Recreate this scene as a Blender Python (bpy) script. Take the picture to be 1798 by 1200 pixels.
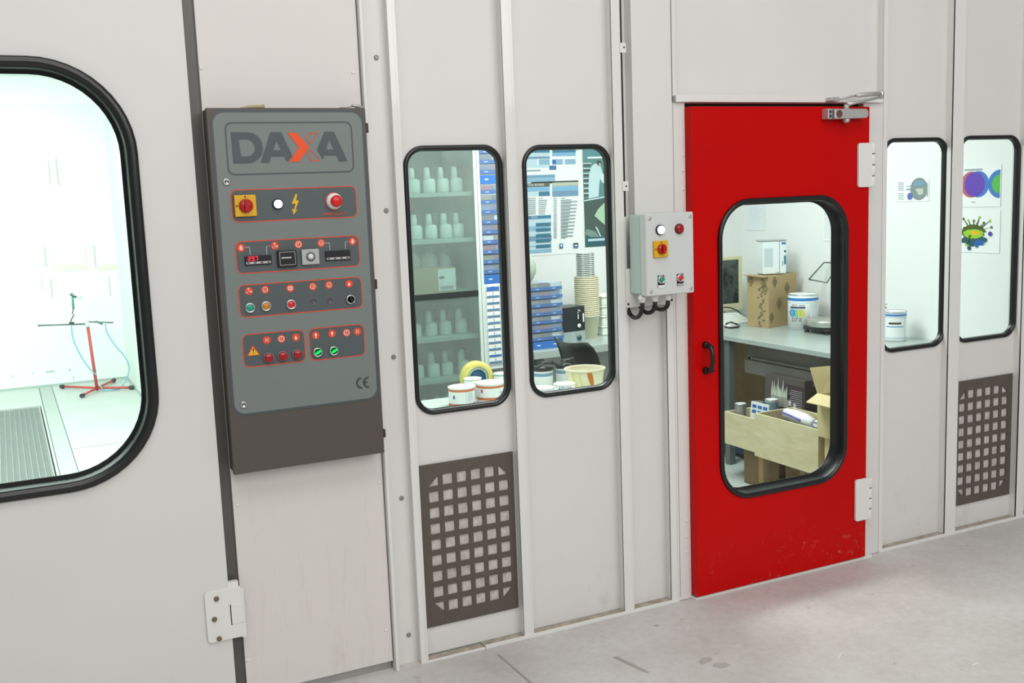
import bpy, bmesh, math, random
import numpy as np
from mathutils import Vector, Matrix
random.seed(7)
for o in list(bpy.data.objects): bpy.data.objects.remove(o, do_unlink=True)
C = bpy.context.scene.collection
PI = math.pi

# ------------------------------------------------------------------ camera
YAW, PITCH, ROLL, FPX, DIST, HGT = 0.44993, 0.14134, 0.03837, 1837.2, 3.4365, 1.70
def cam_axes():
    f = np.array([math.sin(YAW)*math.cos(PITCH), math.cos(YAW)*math.cos(PITCH), -math.sin(PITCH)])
    r = np.array([math.cos(YAW), -math.sin(YAW), 0]); d = np.cross(f, r)
    c, s = math.cos(ROLL), math.sin(ROLL)
    return np.array([c*r+s*d, -s*r+c*d, f])
AX = cam_axes()
cam = bpy.data.cameras.new('camera'); cob = bpy.data.objects.new('camera', cam); C.objects.link(cob)
cam.sensor_width = 36; cam.lens = 36*FPX/1798; cam.clip_start = 0.05
m = Matrix.Identity(4)
for i in range(3):
    m[i][0] = AX[0][i]; m[i][1] = -AX[1][i]; m[i][2] = -AX[2][i]
m[0][3], m[1][3], m[2][3] = 0, -DIST, HGT
cob.matrix_world = m
bpy.context.scene.camera = cob

# measured points of the photograph turned into real positions on known planes
def ray(px, py): return AX.T @ np.array([(px-899)/FPX, (py-600)/FPX, 1.0])
def W(px, py, y=0.0):                 # on the plane y = const -> (x, z)
    r = ray(px, py); t = (DIST+y)/r[1]; return (r[0]*t, HGT+r[2]*t)
def G(px, py, z=0.0):                 # on the plane z = const -> (x, y)
    r = ray(px, py); t = (z-HGT)/r[2]; return (r[0]*t, r[1]*t-DIST)
def S(px, py, x):                     # on the plane x = const -> (y, z)
    r = ray(px, py); t = x/r[0]; return (r[1]*t-DIST, HGT+r[2]*t)

# ------------------------------------------------------------------ world, lights, exposure
sc = bpy.context.scene
sc.view_settings.view_transform = 'Standard'; sc.view_settings.look = 'None'
sc.view_settings.gamma = 1; sc.view_settings.use_curve_mapping = False
sc.view_settings.exposure = 0.0
w = bpy.data.worlds.new('hall'); sc.world = w; w.use_nodes = True
bg = w.node_tree.nodes['Background']; bg.inputs[0].default_value = (0.93, 0.96, 1.0, 1); bg.inputs[1].default_value = 0.305
def area(name, loc, target, sx, sy, e, col=(1, 1, 1)):
    l = bpy.data.lights.new(name, 'AREA'); l.shape = 'RECTANGLE'; l.size = sx; l.size_y = sy; l.energy = e; l.color = col
    o = bpy.data.objects.new(name, l); C.objects.link(o); o.location = loc
    o.rotation_euler = (Vector(target)-Vector(loc)).to_track_quat('-Z', 'Y').to_euler(); return o
area('hall_light', (2.0, -6.2, 3.8), (2.2, 0.0, 0.8), 6.5, 2.6, 182, (1.0, 0.985, 0.965))
area('hall_light', (0.6, -3.9, 6.4), (0.9, -2.8, 0.0), 6.0, 2.4, 160, (1.0, 0.975, 0.965))
area('lab_light', (2.3, 0.9, 2.52), (2.3, 0.9, 0), 1.5, 0.5, 27, (0.98, 1.0, 0.99))
area('lab_light', (3.15, 1.1, 2.52), (3.3, 1.1, 0), 0.5, 1.5, 34, (0.98, 1.0, 0.99))
area('booth_light', (-0.6, 4.0, 2.9), (-0.6, 4.0, 0), 2.6, 6.0, 115, (0.95, 1.0, 0.975))
area('booth_light', (-1.4, 0.9, 2.5), (0.0, 7.6, 1.6), 2.4, 0.9, 190, (0.95, 1.0, 0.975))  # added fill, no fixture known: brightens the booth back wall against its floor

# ------------------------------------------------------------------ materials
def lin(c):
    c = c/255.0
    return c/12.92 if c <= 0.04045 else ((c+0.055)/1.055)**2.4
def L3(c): return (lin(c[0]), lin(c[1]), lin(c[2]), 1)
MATS = {}
def mat(name, col, rough=0.5, metal=0.0, noise=0.0, nscale=8.0, emit=0.0, spec=0.5, coat=0.0):
    if name in MATS: return MATS[name]
    mm = bpy.data.materials.new(name); mm.use_nodes = True; nt = mm.node_tree; b = nt.nodes['Principled BSDF']
    b.inputs['Base Color'].default_value = L3(col); b.inputs['Roughness'].default_value = rough
    b.inputs['Metallic'].default_value = metal; b.inputs['Specular IOR Level'].default_value = spec
    b.inputs['Coat Weight'].default_value = coat
    if noise:
        tc = nt.nodes.new('ShaderNodeTexCoord'); n = nt.nodes.new('ShaderNodeTexNoise')
        n.inputs['Scale'].default_value = nscale; n.inputs['Detail'].default_value = 6
        r = nt.nodes.new('ShaderNodeValToRGB')
        r.color_ramp.elements[0].position = 0.3; r.color_ramp.elements[1].position = 0.7
        c = L3(col); r.color_ramp.elements[0].color = tuple(v*(1-noise) for v in c[:3])+(1,)
        r.color_ramp.elements[1].color = tuple(min(1, v*(1+noise*0.4)) for v in c[:3])+(1,)
        nt.links.new(tc.outputs['Object'], n.inputs['Vector']); nt.links.new(n.outputs['Fac'], r.inputs['Fac'])
        nt.links.new(r.outputs['Color'], b.inputs['Base Color'])
    if emit:
        b.inputs['Emission Color'].default_value = L3(col); b.inputs['Emission Strength'].default_value = emit
    MATS[name] = mm; return mm
def ramp(nt, fac, stops):
    r = nt.nodes.new('ShaderNodeValToRGB'); el = r.color_ramp.elements
    while len(el) < len(stops): el.new(0.5)
    for e, (p, c) in zip(el, stops): e.position = p; e.color = c if len(c) == 4 else tuple(c)+(1,)
    nt.links.new(fac, r.inputs['Fac']); return r.outputs['Color']
def noise(nt, vec, scale, detail=6, rough=0.6, mapscale=None, dist=0):
    if mapscale:
        mp = nt.nodes.new('ShaderNodeMapping'); mp.inputs['Scale'].default_value = mapscale; nt.links.new(vec, mp.inputs['Vector']); vec = mp.outputs['Vector']
    n = nt.nodes.new('ShaderNodeTexNoise'); n.inputs['Scale'].default_value = scale; n.inputs['Detail'].default_value = detail
    n.inputs['Roughness'].default_value = rough; n.inputs['Distortion'].default_value = dist; nt.links.new(vec, n.inputs['Vector']); return n.outputs['Fac']
def mix(nt, fac, a, b, mode='MIX'):
    x = nt.nodes.new('ShaderNodeMix'); x.data_type = 'RGBA'; x.blend_type = mode
    for s, v in ((0, fac), (6, a), (7, b)):
        if hasattr(v, 'links') or hasattr(v, 'is_linked'): nt.links.new(v, x.inputs[s])
        else: x.inputs[s].default_value = v
    return x.outputs[2]
def math_(nt, op, a, b=0.0):
    x = nt.nodes.new('ShaderNodeMath'); x.operation = op
    for s, v in ((0, a), (1, b)):
        if hasattr(v, 'is_linked'): nt.links.new(v, x.inputs[s])
        else: x.inputs[s].default_value = v
    return x.outputs[0]
def geo_xyz(nt):
    g = nt.nodes.new('ShaderNodeNewGeometry'); s = nt.nodes.new('ShaderNodeSeparateXYZ'); nt.links.new(g.outputs['Position'], s.inputs[0]); return g.outputs['Position'], s.outputs

def enamel(name, col, dirt=0.25, drips=False):
    mm = mat(name, col, 0.38, spec=0.4); nt = mm.node_tree; b = nt.nodes['Principled BSDF']
    pos, xyz = geo_xyz(nt)
    c = L3(col)
    base = ramp(nt, noise(nt, pos, 1.3, 3), [(0.3, tuple(v*0.955 for v in c[:3])), (0.7, c)])
    # dirt: scuffs that thicken toward the foot of the wall where boots and mops reach
    low = nt.nodes.new('ShaderNodeMapRange'); low.inputs[1].default_value = 0.45; low.inputs[2].default_value = 0.0
    nt.links.new(xyz[2], low.inputs[0])
    sc_ = ramp(nt, noise(nt, pos, 9, 9, 0.75, (1, 1, 0.5)), [(0.56, (0, 0, 0)), (0.72, (1, 1, 1))])
    f = math_(nt, 'MULTIPLY', sc_, math_(nt, 'MULTIPLY', low.outputs[0], dirt))
    col1 = mix(nt, f, base, L3((150, 140, 128)))
    if drips:
        d = ramp(nt, noise(nt, pos, 5, 5, 0.6, (7, 1, 0.55), 0.6), [(0.57, (0, 0, 0)), (0.61, (1, 1, 1)), (0.66, (0, 0, 0))])
        hi = nt.nodes.new('ShaderNodeMapRange'); hi.inputs[1].default_value = 0.88; hi.inputs[2].default_value = 0.7; nt.links.new(xyz[2], hi.inputs[0])
        col1 = mix(nt, math_(nt, 'MULTIPLY', math_(nt, 'MULTIPLY', d, hi.outputs[0]), 0.08), col1, L3((160, 145, 125)))
    nt.links.new(col1, b.inputs['Base Color'])
    return mm
ENAMEL = enamel('white_enamel', (223, 221, 217), 0.35)
ENAMEL_D = enamel('white_enamel_with_drips', (221, 216, 211), 0.3, True)
DOORW = enamel('off_white_door_enamel', (219, 219, 215), 0.3)
TRIM = mat('white_trim', (227, 226, 221), 0.35)
RIBM = mat('glossy_white_joint', (227, 226, 221), 0.2, spec=0.6, coat=0.4)
GALV = mat('galvanised_steel', (168, 168, 164), 0.42, 0.3, 0.12, 6)
GASK = mat('black_rubber', (13, 15, 15), 0.30, spec=0.6)
POST = mat('grey_steel_post', (92, 90, 86), 0.42, 0.2, 0.08, 3)
DARK = mat('dark_gap', (28, 28, 28), 0.8)
CAB = mat('bronze_grey_paint', (84, 78, 72), 0.45, 0.1, 0.05, 120)
PLATE = mat('grey_overlay', (117, 125, 121), 0.42, 0, 0.04, 3)
SLATE = mat('slate_print', (72, 80, 84), 0.45)
SLATE2 = mat('slate_panel_print', (79, 87, 88), 0.42)
ORNG = mat('orange_print', (226, 70, 32), 0.5)
BRIGHTO = mat('orange_logo_print', (235, 78, 8), 0.5)
YEL = mat('yellow_plastic', (222, 172, 16), 0.4)
YELP = mat('yellow_print', (232, 180, 30), 0.5)
REDP = mat('red_plastic', (176, 24, 18), 0.25)
REDL = mat('red_lamp', (150, 14, 24), 0.2, emit=0.12)
REDB = mat('bright_red_plastic', (214, 30, 30), 0.28)
CHROME = mat('chrome', (205, 205, 205), 0.2, 0.9)
ALU = mat('brushed_aluminium', (196, 195, 190), 0.38, 0.55)
BLACKP = mat('black_plastic', (22, 22, 23), 0.35)
WHITEP = mat('white_plastic', (238, 238, 236), 0.35)
LAMPW = mat('lit_white_lamp', (205, 215, 255), 0.3, emit=2.2)
GRNL = mat('lit_green_switch', (20, 210, 90), 0.3, emit=0.7)
TEAL = mat('teal_plastic', (18, 150, 122), 0.3)
AMB = mat('amber_plastic', (196, 130, 22), 0.3)
CARD = mat('brown_cardboard', (172, 150, 108), 0.8, 0, 0.12, 7)
CARDD = mat('dark_cardboard', (120, 98, 66), 0.8, 0, 0.2, 7)
CARDL = mat('light_cardboard', (214, 200, 152), 0.8, 0, 0.08, 6)
INK = mat('dark_ink', (44, 46, 44), 0.7)
PAPER = mat('white_paper', (236, 240, 240), 0.7)
PLY = mat('pale_plywood', (214, 205, 160), 0.65, 0, 0.12, 5)
BLUE = mat('blue_print', (52, 110, 186), 0.5)
NAVY = mat('navy_print', (78, 112, 166), 0.45)
SKYB = mat('pale_blue_print', (140, 180, 205), 0.6)
TEALB = mat('teal_blue_print', (62, 124, 150), 0.55)
LABW = mat('lab_wall_white', (234, 237, 236), 0.5)
BOOTHW = mat('booth_wall_white', (232, 240, 236), 0.55)
WORKT = mat('grey_worktop', (176, 188, 184), 0.28, 0.1, 0.12, 4)
STEELD = mat('dark_steel', (62, 66, 66), 0.5, 0.2, 0.1, 8)
STEELU = mat('steel_channel', (136, 133, 127), 0.45, 0.3, 0.15, 5)
BROWNW = mat('brown_board', (186, 156, 112), 0.7, 0, 0.25, 5)
TIN = mat('tin_metal', (200, 205, 205), 0.25, 0.8)
WCAN = mat('white_can_label', (232, 236, 236), 0.4)
CREAM = mat('cream_plastic', (238, 234, 206), 0.45)
BEIGE = mat('beige_monitor_plastic', (214, 212, 176), 0.5)

def screen_mat():
    mm = mat('dark_screen', (48, 54, 52), 0.12); nt = mm.node_tree; b = nt.nodes['Principled BSDF']
    pos, _ = geo_xyz(nt)
    nt.links.new(ramp(nt, noise(nt, pos, 11, 5, 0.7), [(0.45, L3((34, 40, 38))), (0.72, L3((92, 104, 98)))]), b.inputs['Base Color']); return mm
SCREEN = screen_mat()
def red_door():
    mm = mat('red_door_paint', (186, 6, 2), 0.36, spec=0.12); nt = mm.node_tree; b = nt.nodes['Principled BSDF']
    pos, xyz = geo_xyz(nt)
    low = nt.nodes.new('ShaderNodeMapRange'); low.inputs[1].default_value = 0.32; low.inputs[2].default_value = 0.02; nt.links.new(xyz[2], low.inputs[0])
    s = ramp(nt, noise(nt, pos, 26, 10, 0.8), [(0.56, (0, 0, 0)), (0.66, (1, 1, 1))])
    big = ramp(nt, noise(nt, pos, 4, 4), [(0.47, (0, 0, 0)), (0.62, (1, 1, 1))])
    f = math_(nt, 'MULTIPLY', math_(nt, 'MULTIPLY', s, big), math_(nt, 'MULTIPLY', low.outputs[0], 0.75))
    base = ramp(nt, noise(nt, pos, 1.2, 3), [(0.3, L3((184, 3, 1))), (0.7, L3((198, 5, 3)))])
    nt.links.new(mix(nt, f, base, L3((204, 150, 130))), b.inputs['Base Color'])
    nt.links.new(ramp(nt, noise(nt, pos, 3, 4), [(0.3, (0.3,)*3), (0.7, (0.42,)*3)]), b.inputs['Roughness']); return mm
RED = red_door()
def concrete():
    mm = mat('concrete', (190, 184, 176), 0.6, spec=0.25); nt = mm.node_tree; b = nt.nodes['Principled BSDF']
    pos, xyz = geo_xyz(nt)
    c = ramp(nt, noise(nt, pos, 1.6, 8, 0.65), [(0.28, L3((188, 183, 178))), (0.5, L3((204, 200, 195))), (0.72, L3((216, 214, 210)))])
    fine = ramp(nt, noise(nt, pos, 30, 8, 0.7), [(0.3, (0.88,)*3), (0.7, (1.04,)*3)])
    c = mix(nt, 1.0, c, fine, 'MULTIPLY')
    st = ramp(nt, noise(nt, pos, 5.5, 8, 0.7, None, 1.2), [(0.63, (0, 0, 0)), (0.72, (1, 1, 1))])
    c = mix(nt, math_(nt, 'MULTIPLY', st, 0.5), c, L3((140, 132, 120)))
    wh = ramp(nt, noise(nt, pos, 7.5, 9, 0.8, (0.6, 1, 1), 2.0), [(0.66, (0, 0, 0)), (0.74, (1, 1, 1))])
    c = mix(nt, math_(nt, 'MULTIPLY', wh, 0.35), c, L3((226, 224, 218)))
    nt.links.new(c, b.inputs['Base Color'])
    nt.links.new(ramp(nt, noise(nt, pos, 3, 4), [(0.3, (0.5,)*3), (0.7, (0.8,)*3)]), b.inputs['Roughness'])
    bp = nt.nodes.new('ShaderNodeBump'); bp.inputs['Strength'].default_value = 0.08; nt.links.new(noise(nt, pos, 40, 8, 0.7), bp.inputs['Height']); nt.links.new(bp.outputs[0], b.inputs['Normal'])
    return mm
CONC = concrete()
def filt():
    mm = mat('filter_fleece', (196, 190, 184), 0.9); nt = mm.node_tree; b = nt.nodes['Principled BSDF']
    pos, _ = geo_xyz(nt)
    c = ramp(nt, noise(nt, pos, 60, 9, 0.8, (1, 1, 0.5)), [(0.3, L3((160, 153, 144))), (0.6, L3((206, 201, 196)))])
    c = mix(nt, ramp(nt, noise(nt, pos, 12, 4, 0.6), [(0.62, (0, 0, 0)), (0.74, (0.6,)*3)]), c, L3((120, 112, 98)))
    nt.links.new(c, b.inputs['Base Color']); return mm
FILT = filt()
def wood_like(name, a, b_, sc_=3, stretch=(1, 8, 8)):
    mm = mat(name, a, 0.65); nt = mm.node_tree; b = nt.nodes['Principled BSDF']
    pos, _ = geo_xyz(nt)
    nt.links.new(ramp(nt, noise(nt, pos, sc_, 6, 0.65, stretch, 0.5), [(0.3, L3(a)), (0.7, L3(b_))]), b.inputs['Base Color']); return mm
PLY = wood_like('knotty_plywood', (206, 195, 152), (230, 222, 186), 4, (4, 1.2, 4))
def glass(name, tint=(0.93, 1.0, 0.97), haze=0.0, hazecol=(0.75, 0.9, 0.86), refl=0.9, var=0.0):
    mm = bpy.data.materials.new(name); mm.use_nodes = True; nt = mm.node_tree; nt.nodes.clear()
    out = nt.nodes.new('ShaderNodeOutputMaterial'); t = nt.nodes.new('ShaderNodeBsdfTransparent'); t.inputs[0].default_value = tint+(1,)
    g = nt.nodes.new('ShaderNodeBsdfGlossy'); g.inputs['Roughness'].default_value = 0.02; g.inputs[0].default_value = (refl,)*3+(1,)
    fr = nt.nodes.new('ShaderNodeFresnel'); gg = nt.nodes.new('ShaderNodeNewGeometry'); io = nt.nodes.new('ShaderNodeMix'); io.inputs[2].default_value = 1.45; io.inputs[3].default_value = 1/1.45
    nt.links.new(gg.outputs['Backfacing'], io.inputs[0]); nt.links.new(io.outputs[0], fr.inputs['IOR'])
    mx = nt.nodes.new('ShaderNodeMixShader'); nt.links.new(fr.outputs[0], mx.inputs[0]); nt.links.new(t.outputs[0], mx.inputs[1]); nt.links.new(g.outputs[0], mx.inputs[2])
    res = mx.outputs[0]
    if haze:
        d = nt.nodes.new('ShaderNodeBsdfDiffuse'); d.inputs[0].default_value = hazecol+(1,)
        m2 = nt.nodes.new('ShaderNodeMixShader')
        pos, _ = geo_xyz(nt)
        h = ramp(nt, noise(nt, pos, 5, 5, 0.7, (1, 1, 0.6), 1.0), [(0.3, (haze*(1-var),)*3), (0.75, (min(1, haze*(1+var)),)*3)])
        nt.links.new(h, m2.inputs[0]); nt.links.new(res, m2.inputs[1]); nt.links.new(d.outputs[0], m2.inputs[2]); res = m2.outputs[0]
    nt.links.new(res, out.inputs[0]); MATS[name] = mm; return mm
GLASS = glass('window_glass', (0.965, 1.0, 0.982), 0, refl=0.35)
GLASSD = glass('smeared_cabinet_glass', (0.80, 0.90, 0.87), 0.17, (0.62, 0.70, 0.67), 0.4, 0.2)
CLEARP = glass('clear_plastic', (0.80, 0.88, 0.90), 0.30, (0.62, 0.72, 0.80), 0.8)
CLEARC = glass('clear_cup_plastic', (0.93, 0.96, 0.95), 0.10, (0.8, 0.84, 0.82), 0.6)
CREAMT = glass('translucent_cream_plastic', (0.98, 0.96, 0.84), 0.60, (0.93, 0.90, 0.74), 0.4)

# ------------------------------------------------------------------ mesh helpers
class MB:
    def __init__(s): s.v = []; s.f = []; s.m = []; s.s = []
    def add(s, vs, fs, m=0, smooth=False):
        n = len(s.v); s.v += [tuple(map(float, p)) for p in vs]
        for f in fs: s.f.append([n+i for i in f]); s.m.append(m); s.s.append(smooth)
        return s
    def box(s, x0, y0, z0, x1, y1, z1, m=0, rot=0, piv=None):
        vs = [(x, y, z) for x in (x0, x1) for y in (y0, y1) for z in (z0, z1)]
        if rot:
            cx, cy = piv or ((x0+x1)/2, (y0+y1)/2); c, q = math.cos(rot), math.sin(rot)
            vs = [(cx+(x-cx)*c-(y-cy)*q, cy+(x-cx)*q+(y-cy)*c, z) for x, y, z in vs]
        return s.add(vs, [(0, 1, 3, 2), (4, 6, 7, 5), (0, 4, 5, 1), (2, 3, 7, 6), (0, 2, 6, 4), (1, 5, 7, 3)], m)
    def prism(s, pts, y0, y1, m=0):      # polygon in x-z, from y0 (front) to y1
        n = len(pts); vs = [(x, y0, z) for x, z in pts]+[(x, y1, z) for x, z in pts]
        fs = [list(range(n)), list(range(2*n-1, n-1, -1))]+[(i, i+n, (i+1) % n+n, (i+1) % n) for i in range(n)]
        return s.add(vs, fs, m)
    def face(s, pts, y, m=0): return s.add([(x, y, z) for x, z in pts], [list(range(len(pts)))], m)
    def ring(s, a, b, y, m=0, yb=None):  # strip between two loops
        n = len(a); yb = y if yb is None else yb
        return s.add([(x, y, z) for x, z in a]+[(x, yb, z) for x, z in b], [(i, (i+1) % n, (i+1) % n+n, i+n) for i in range(n)], m)
    def lathe(s, c, prof, n=20, m=0, axis='z', cap=True, smooth=True, frac=1.0, ms=None):
        vs = []; fs = []
        k = len(prof)
        for i in range(n):
            a = 2*PI*i/n
            for r, h in prof:
                p = (r*math.cos(a), r*math.sin(a), h)
                if axis == 'y': p = (p[0], -p[2], p[1])      # h grows toward the viewer (-y)
                if axis == 'x': p = (p[2], p[0], p[1])
                vs.append((c[0]+p[0], c[1]+p[1], c[2]+p[2]))
        base = len(s.v); s.v += [tuple(map(float, p)) for p in vs]
        for i in range(n):
            j = (i+1) % n
            for q in range(k-1):
                s.f.append([base+i*k+q, base+j*k+q, base+j*k+q+1, base+i*k+q+1]); s.m.append(ms[q] if ms else m); s.s.append(smooth)
        if cap:
            if prof[0][0] > 1e-6: s.f.append([base+i*k for i in range(n)][::-1]); s.m.append(ms[0] if ms else m); s.s.append(False)
            if prof[-1][0] > 1e-6: s.f.append([base+i*k+k-1 for i in range(n)]); s.m.append(ms[-1] if ms else m); s.s.append(False)
        return s
    def tube(s, path, r, n=8, m=0, caps=True):
        P = [Vector(p) for p in path]; k = len(P); rr = r if isinstance(r, (list, tuple)) else [r]*k
        T = [(P[min(i+1, k-1)]-P[max(i-1, 0)]).normalized() for i in range(k)]
        up = Vector((0, 0, 1)) if abs(T[0].z) < 0.9 else Vector((1, 0, 0))
        nrm = (up-T[0]*up.dot(T[0])).normalized(); vs = []
        for i in range(k):
            nrm = (nrm-T[i]*nrm.dot(T[i])).normalized(); b = T[i].cross(nrm)
            for j in range(n):
                a = 2*PI*j/n; vs.append(P[i]+(nrm*math.cos(a)+b*math.sin(a))*rr[i])
        fs = [(i*n+j, i*n+(j+1) % n, (i+1)*n+(j+1) % n, (i+1)*n+j) for i in range(k-1) for j in range(n)]
        s.add(vs, fs, m, True)
        if caps: s.add(vs[:n], [list(range(n))[::-1]], m); s.add(vs[-n:], [list(range(n))], m)
        return s
    def build(s, name, mats, parent=None, bevel=0, seg=2, weld=True):
        if not isinstance(mats, (list, tuple)): mats = [mats]
        v = np.array(s.v); lo, hi = v.min(0), v.max(0); org = np.array([(lo[0]+hi[0])/2, (lo[1]+hi[1])/2, lo[2]])
        me = bpy.data.meshes.new(name); me.from_pydata([tuple(p) for p in v-org], [], s.f)
        for q in mats: me.materials.append(q)
        for p, mi, sm in zip(me.polygons, s.m, s.s): p.material_index = mi; p.use_smooth = sm
        bm = bmesh.new(); bm.from_mesh(me)
        if weld: bmesh.ops.remove_doubles(bm, verts=bm.verts, dist=1e-6)
        if weld: bmesh.ops.recalc_face_normals(bm, faces=bm.faces)
        bm.to_mesh(me); bm.free()
        o = bpy.data.objects.new(name, me); C.objects.link(o)
        if parent: o.parent = parent; o.location = Vector(org)-wloc(parent)
        else: o.location = org
        if bevel:
            b = o.modifiers.new('bevel', 'BEVEL'); b.width = bevel; b.segments = seg; b.limit_method = 'ANGLE'; b.angle_limit = math.radians(40)
            b.harden_normals = True
            for p in me.polygons: p.use_smooth = True
        return o
def wloc(o):
    v = Vector((0, 0, 0))
    while o: v += o.location; o = o.parent
    return v
def tag(o, label=None, cat=None, group=None, kind=None):
    for k, v in (('label', label), ('category', cat), ('group', group), ('kind', kind)):
        if v: o[k] = v
    return o
def empty(name, loc, label=None, cat=None, group=None, kind=None):
    o = bpy.data.objects.new(name, None); C.objects.link(o); o.location = loc; o.empty_display_size = 0.05
    return tag(o, label, cat, group, kind)
def children(o): return [c for c in bpy.data.objects if c.parent == o]
def copy_tree(o, parent=None, kids=None):
    kids = kids if kids is not None else children(o)
    c = o.copy(); C.objects.link(c)
    if parent: c.parent = parent
    for ch in kids: copy_tree(ch, c)
    return c
def rrect(x0, z0, x1, z1, r, n=8):       # loop, counter-clockwise from lower left, arcs of n+1 points
    P = []
    for cx, cz, a in ((x0+r, z0+r, PI), (x1-r, z0+r, 1.5*PI), (x1-r, z1-r, 0), (x0+r, z1-r, 0.5*PI)):
        for i in range(n+1): t = a+PI/2*i/n; P.append((cx+r*math.cos(t), cz+r*math.sin(t)))
    return P
def outer_of(rr, x0, z0, x1, z1, n=8):   # the same count of points on the surrounding rectangle
    out = []; cor = [(x0, z0), (x1, z0), (x1, z1), (x0, z1)]
    for q in range(4):
        for i in range(n+1):
            p = rr[q*(n+1)+i]
            if 0 < i < n: out.append(cor[q])
            elif (i == 0) == (q % 2 == 0): out.append((x0 if q in (0, 3) else x1, p[1]))
            else: out.append((p[0], z0 if q in (0, 1) else z1))
    return out
def px_poly(pts, y): return [W(a, b, y) for a, b in pts]
def text(s, name, size, loc, m, parent, rot=(PI/2, 0, 0), sx=1.0, ext=0.0003, align='LEFT'):
    cu = bpy.data.curves.new('t', 'FONT'); cu.body = s; cu.size = size; cu.extrude = ext; cu.align_x = align; cu.resolution_u = 2
    t = bpy.data.objects.new('t', cu); C.objects.link(t); bpy.context.view_layer.update()
    me = bpy.data.meshes.new_from_object(t.evaluated_get(bpy.context.evaluated_depsgraph_get())); bpy.data.objects.remove(t)
    me.transform(Matrix.Diagonal((sx, 1, 1, 1))); me.materials.clear(); me.materials.append(m)
    o = bpy.data.objects.new(name, me); C.objects.link(o); o.rotation_euler = rot
    if parent: o.parent = parent; o.location = Vector(loc)-wloc(parent)
    else: o.location = loc
    return o

# ================================================================== SETTING
REC = 0.045          # depth of the recessed sandwich panels behind their joints
TOP = 3.0
def xw(px, py, y=0): return W(px, py, y)[0]
def zw(px, py, y=0): return W(px, py, y)[1]

# floor -------------------------------------------------------------
fl = MB(); fl.box(-5, -6, -0.1, 9, 0.06, 0); floor_ = fl.build('floor', CONC); tag(floor_, kind='structure')
# sawn joint and scratch in the slab
jt = MB()
a, b = G(875, 1150), G(945, 1203); jt.add([(a[0]-.006, a[1], .0006), (a[0]+.004, a[1], .0006), (b[0]+.004, -3.0, .0006), (b[0]-.006, -3.0, .0006)], [(0, 1, 2, 3)])
jt.build('floor_joint', mat('joint_dirt', (164, 158, 150), 0.8), floor_)
cr = MB(); a, b = G(1075, 1155), G(1137, 1182)
cr.add([(a[0], a[1], .0006), (a[0]+.02, a[1], .0006), (b[0]+.008, b[1], .0006), (b[0]-.004, b[1], .0006)], [(0, 1, 2, 3)])
cr.build('floor_scratch', mat('scratch_dirt', (168, 162, 154), 0.8), floor_)

STN = mat('floor_stain', (174, 170, 164), 0.7); rs = random.Random(4)
def stain(px, py, rx, ry, m_, n=14, rot=0.0, k=0):
    cx, cy = G(px, py); P = []
    for i in range(n):
        a = 2*PI*i/n; u, v = rx*(1+rs.uniform(-.3, .3))*math.cos(a), ry*(1+rs.uniform(-.3, .3))*math.sin(a); P.append((cx+u*math.cos(rot)-v*math.sin(rot), cy+u*math.sin(rot)+v*math.cos(rot), .0007))
    q = MB(); q.add(P, [list(range(n))]); q.build('floor_stain', m_, floor_, weld=False)
for a in ((1238, 1160, .035, .018, .3), (1266, 1169, .03, .02, -.3), (1152, 1099, .012, .008, 0), (1258, 1148, .012, .006, 0), (1310, 1133, .006, .004, 0), (1420, 1068, .007, .005, 0), (1532, 1044, .006, .005, 0), (1603, 994, .006, .005, 0), (1570, 1166, .008, .004, .5)): stain(*a[:4], STN, rot=a[4])
WST = mat('floor_white_scuff', (222, 221, 216), 0.7)
for a in ((1475, 1152, .035, .0025, .6), (1482, 1150, .012, .002, 1.8), (1712, 1167, .018, .004, .1), (1208, 1104, .03, .002, .9), (1379, 1071, .006, .003, 0)): stain(*a[:4], WST, rot=a[4])

# front wall ----------------------------------------------------------
wall = empty('wall_front', (1.2, 0.0, 0.0), kind='structure')
xA0 = xw(404.6, 829, .01); xA1 = xw(669.5, 798, .01); xF0 = xA1+.004
R = {}
R[1] = (1.2405, xw(748.5, 1160)); R[2] = (xw(920.5, 1100), xw(934, 1100)); R[3] = (xw(1086, 600), xw(1101, 600))
R[4] = (xw(1171.5, 580), xw(1183, 580)); R[5] = (3.484, xw(1554, 450)); R[6] = (xw(1661.5, 800), xw(1679, 800)); R[7] = (xw(1790, 700), xw(1790, 700)+.05)
xD0 = xw(1208, 600); xD1 = xw(1527.5, 500, 0); zD = zw(1350, 182.5)
zT0, zT1 = zw(1350, 180, -.01), zw(1350, 168, -.01)
xU = xw(1179, 60)                       # seam left of the upper header panel
def rib(x0, x1, z0=0.0, z1=TOP, dark=True):
    m_ = MB(); m_.box(x0+.005, .002, z0, x1, REC+.01, z1); m_.box(x0, -.001, z0, x1, .002, z1)
    m_.box(x1, .006, z0, x1+.012, REC+.01, z1)
    j_ = m_.build('panel_joint', RIBM, wall, .0012)
    if dark: m_ = MB(); m_.box(x0+.0032, .0025, z0, x0+.006, .0105, z1); m_.build('joint_seam', DARK, j_)
    return j_
rib(*R[1], dark=False); rib(*R[2]); rib(R[3][0], R[3][1], 0, TOP); rib(R[6][0], R[6][1]); rib(*R[7]); rib(R[4][0], R[4][1], 0, zw(1178, 420)); rib(R[5][0], R[5][1], dark=False)

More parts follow.
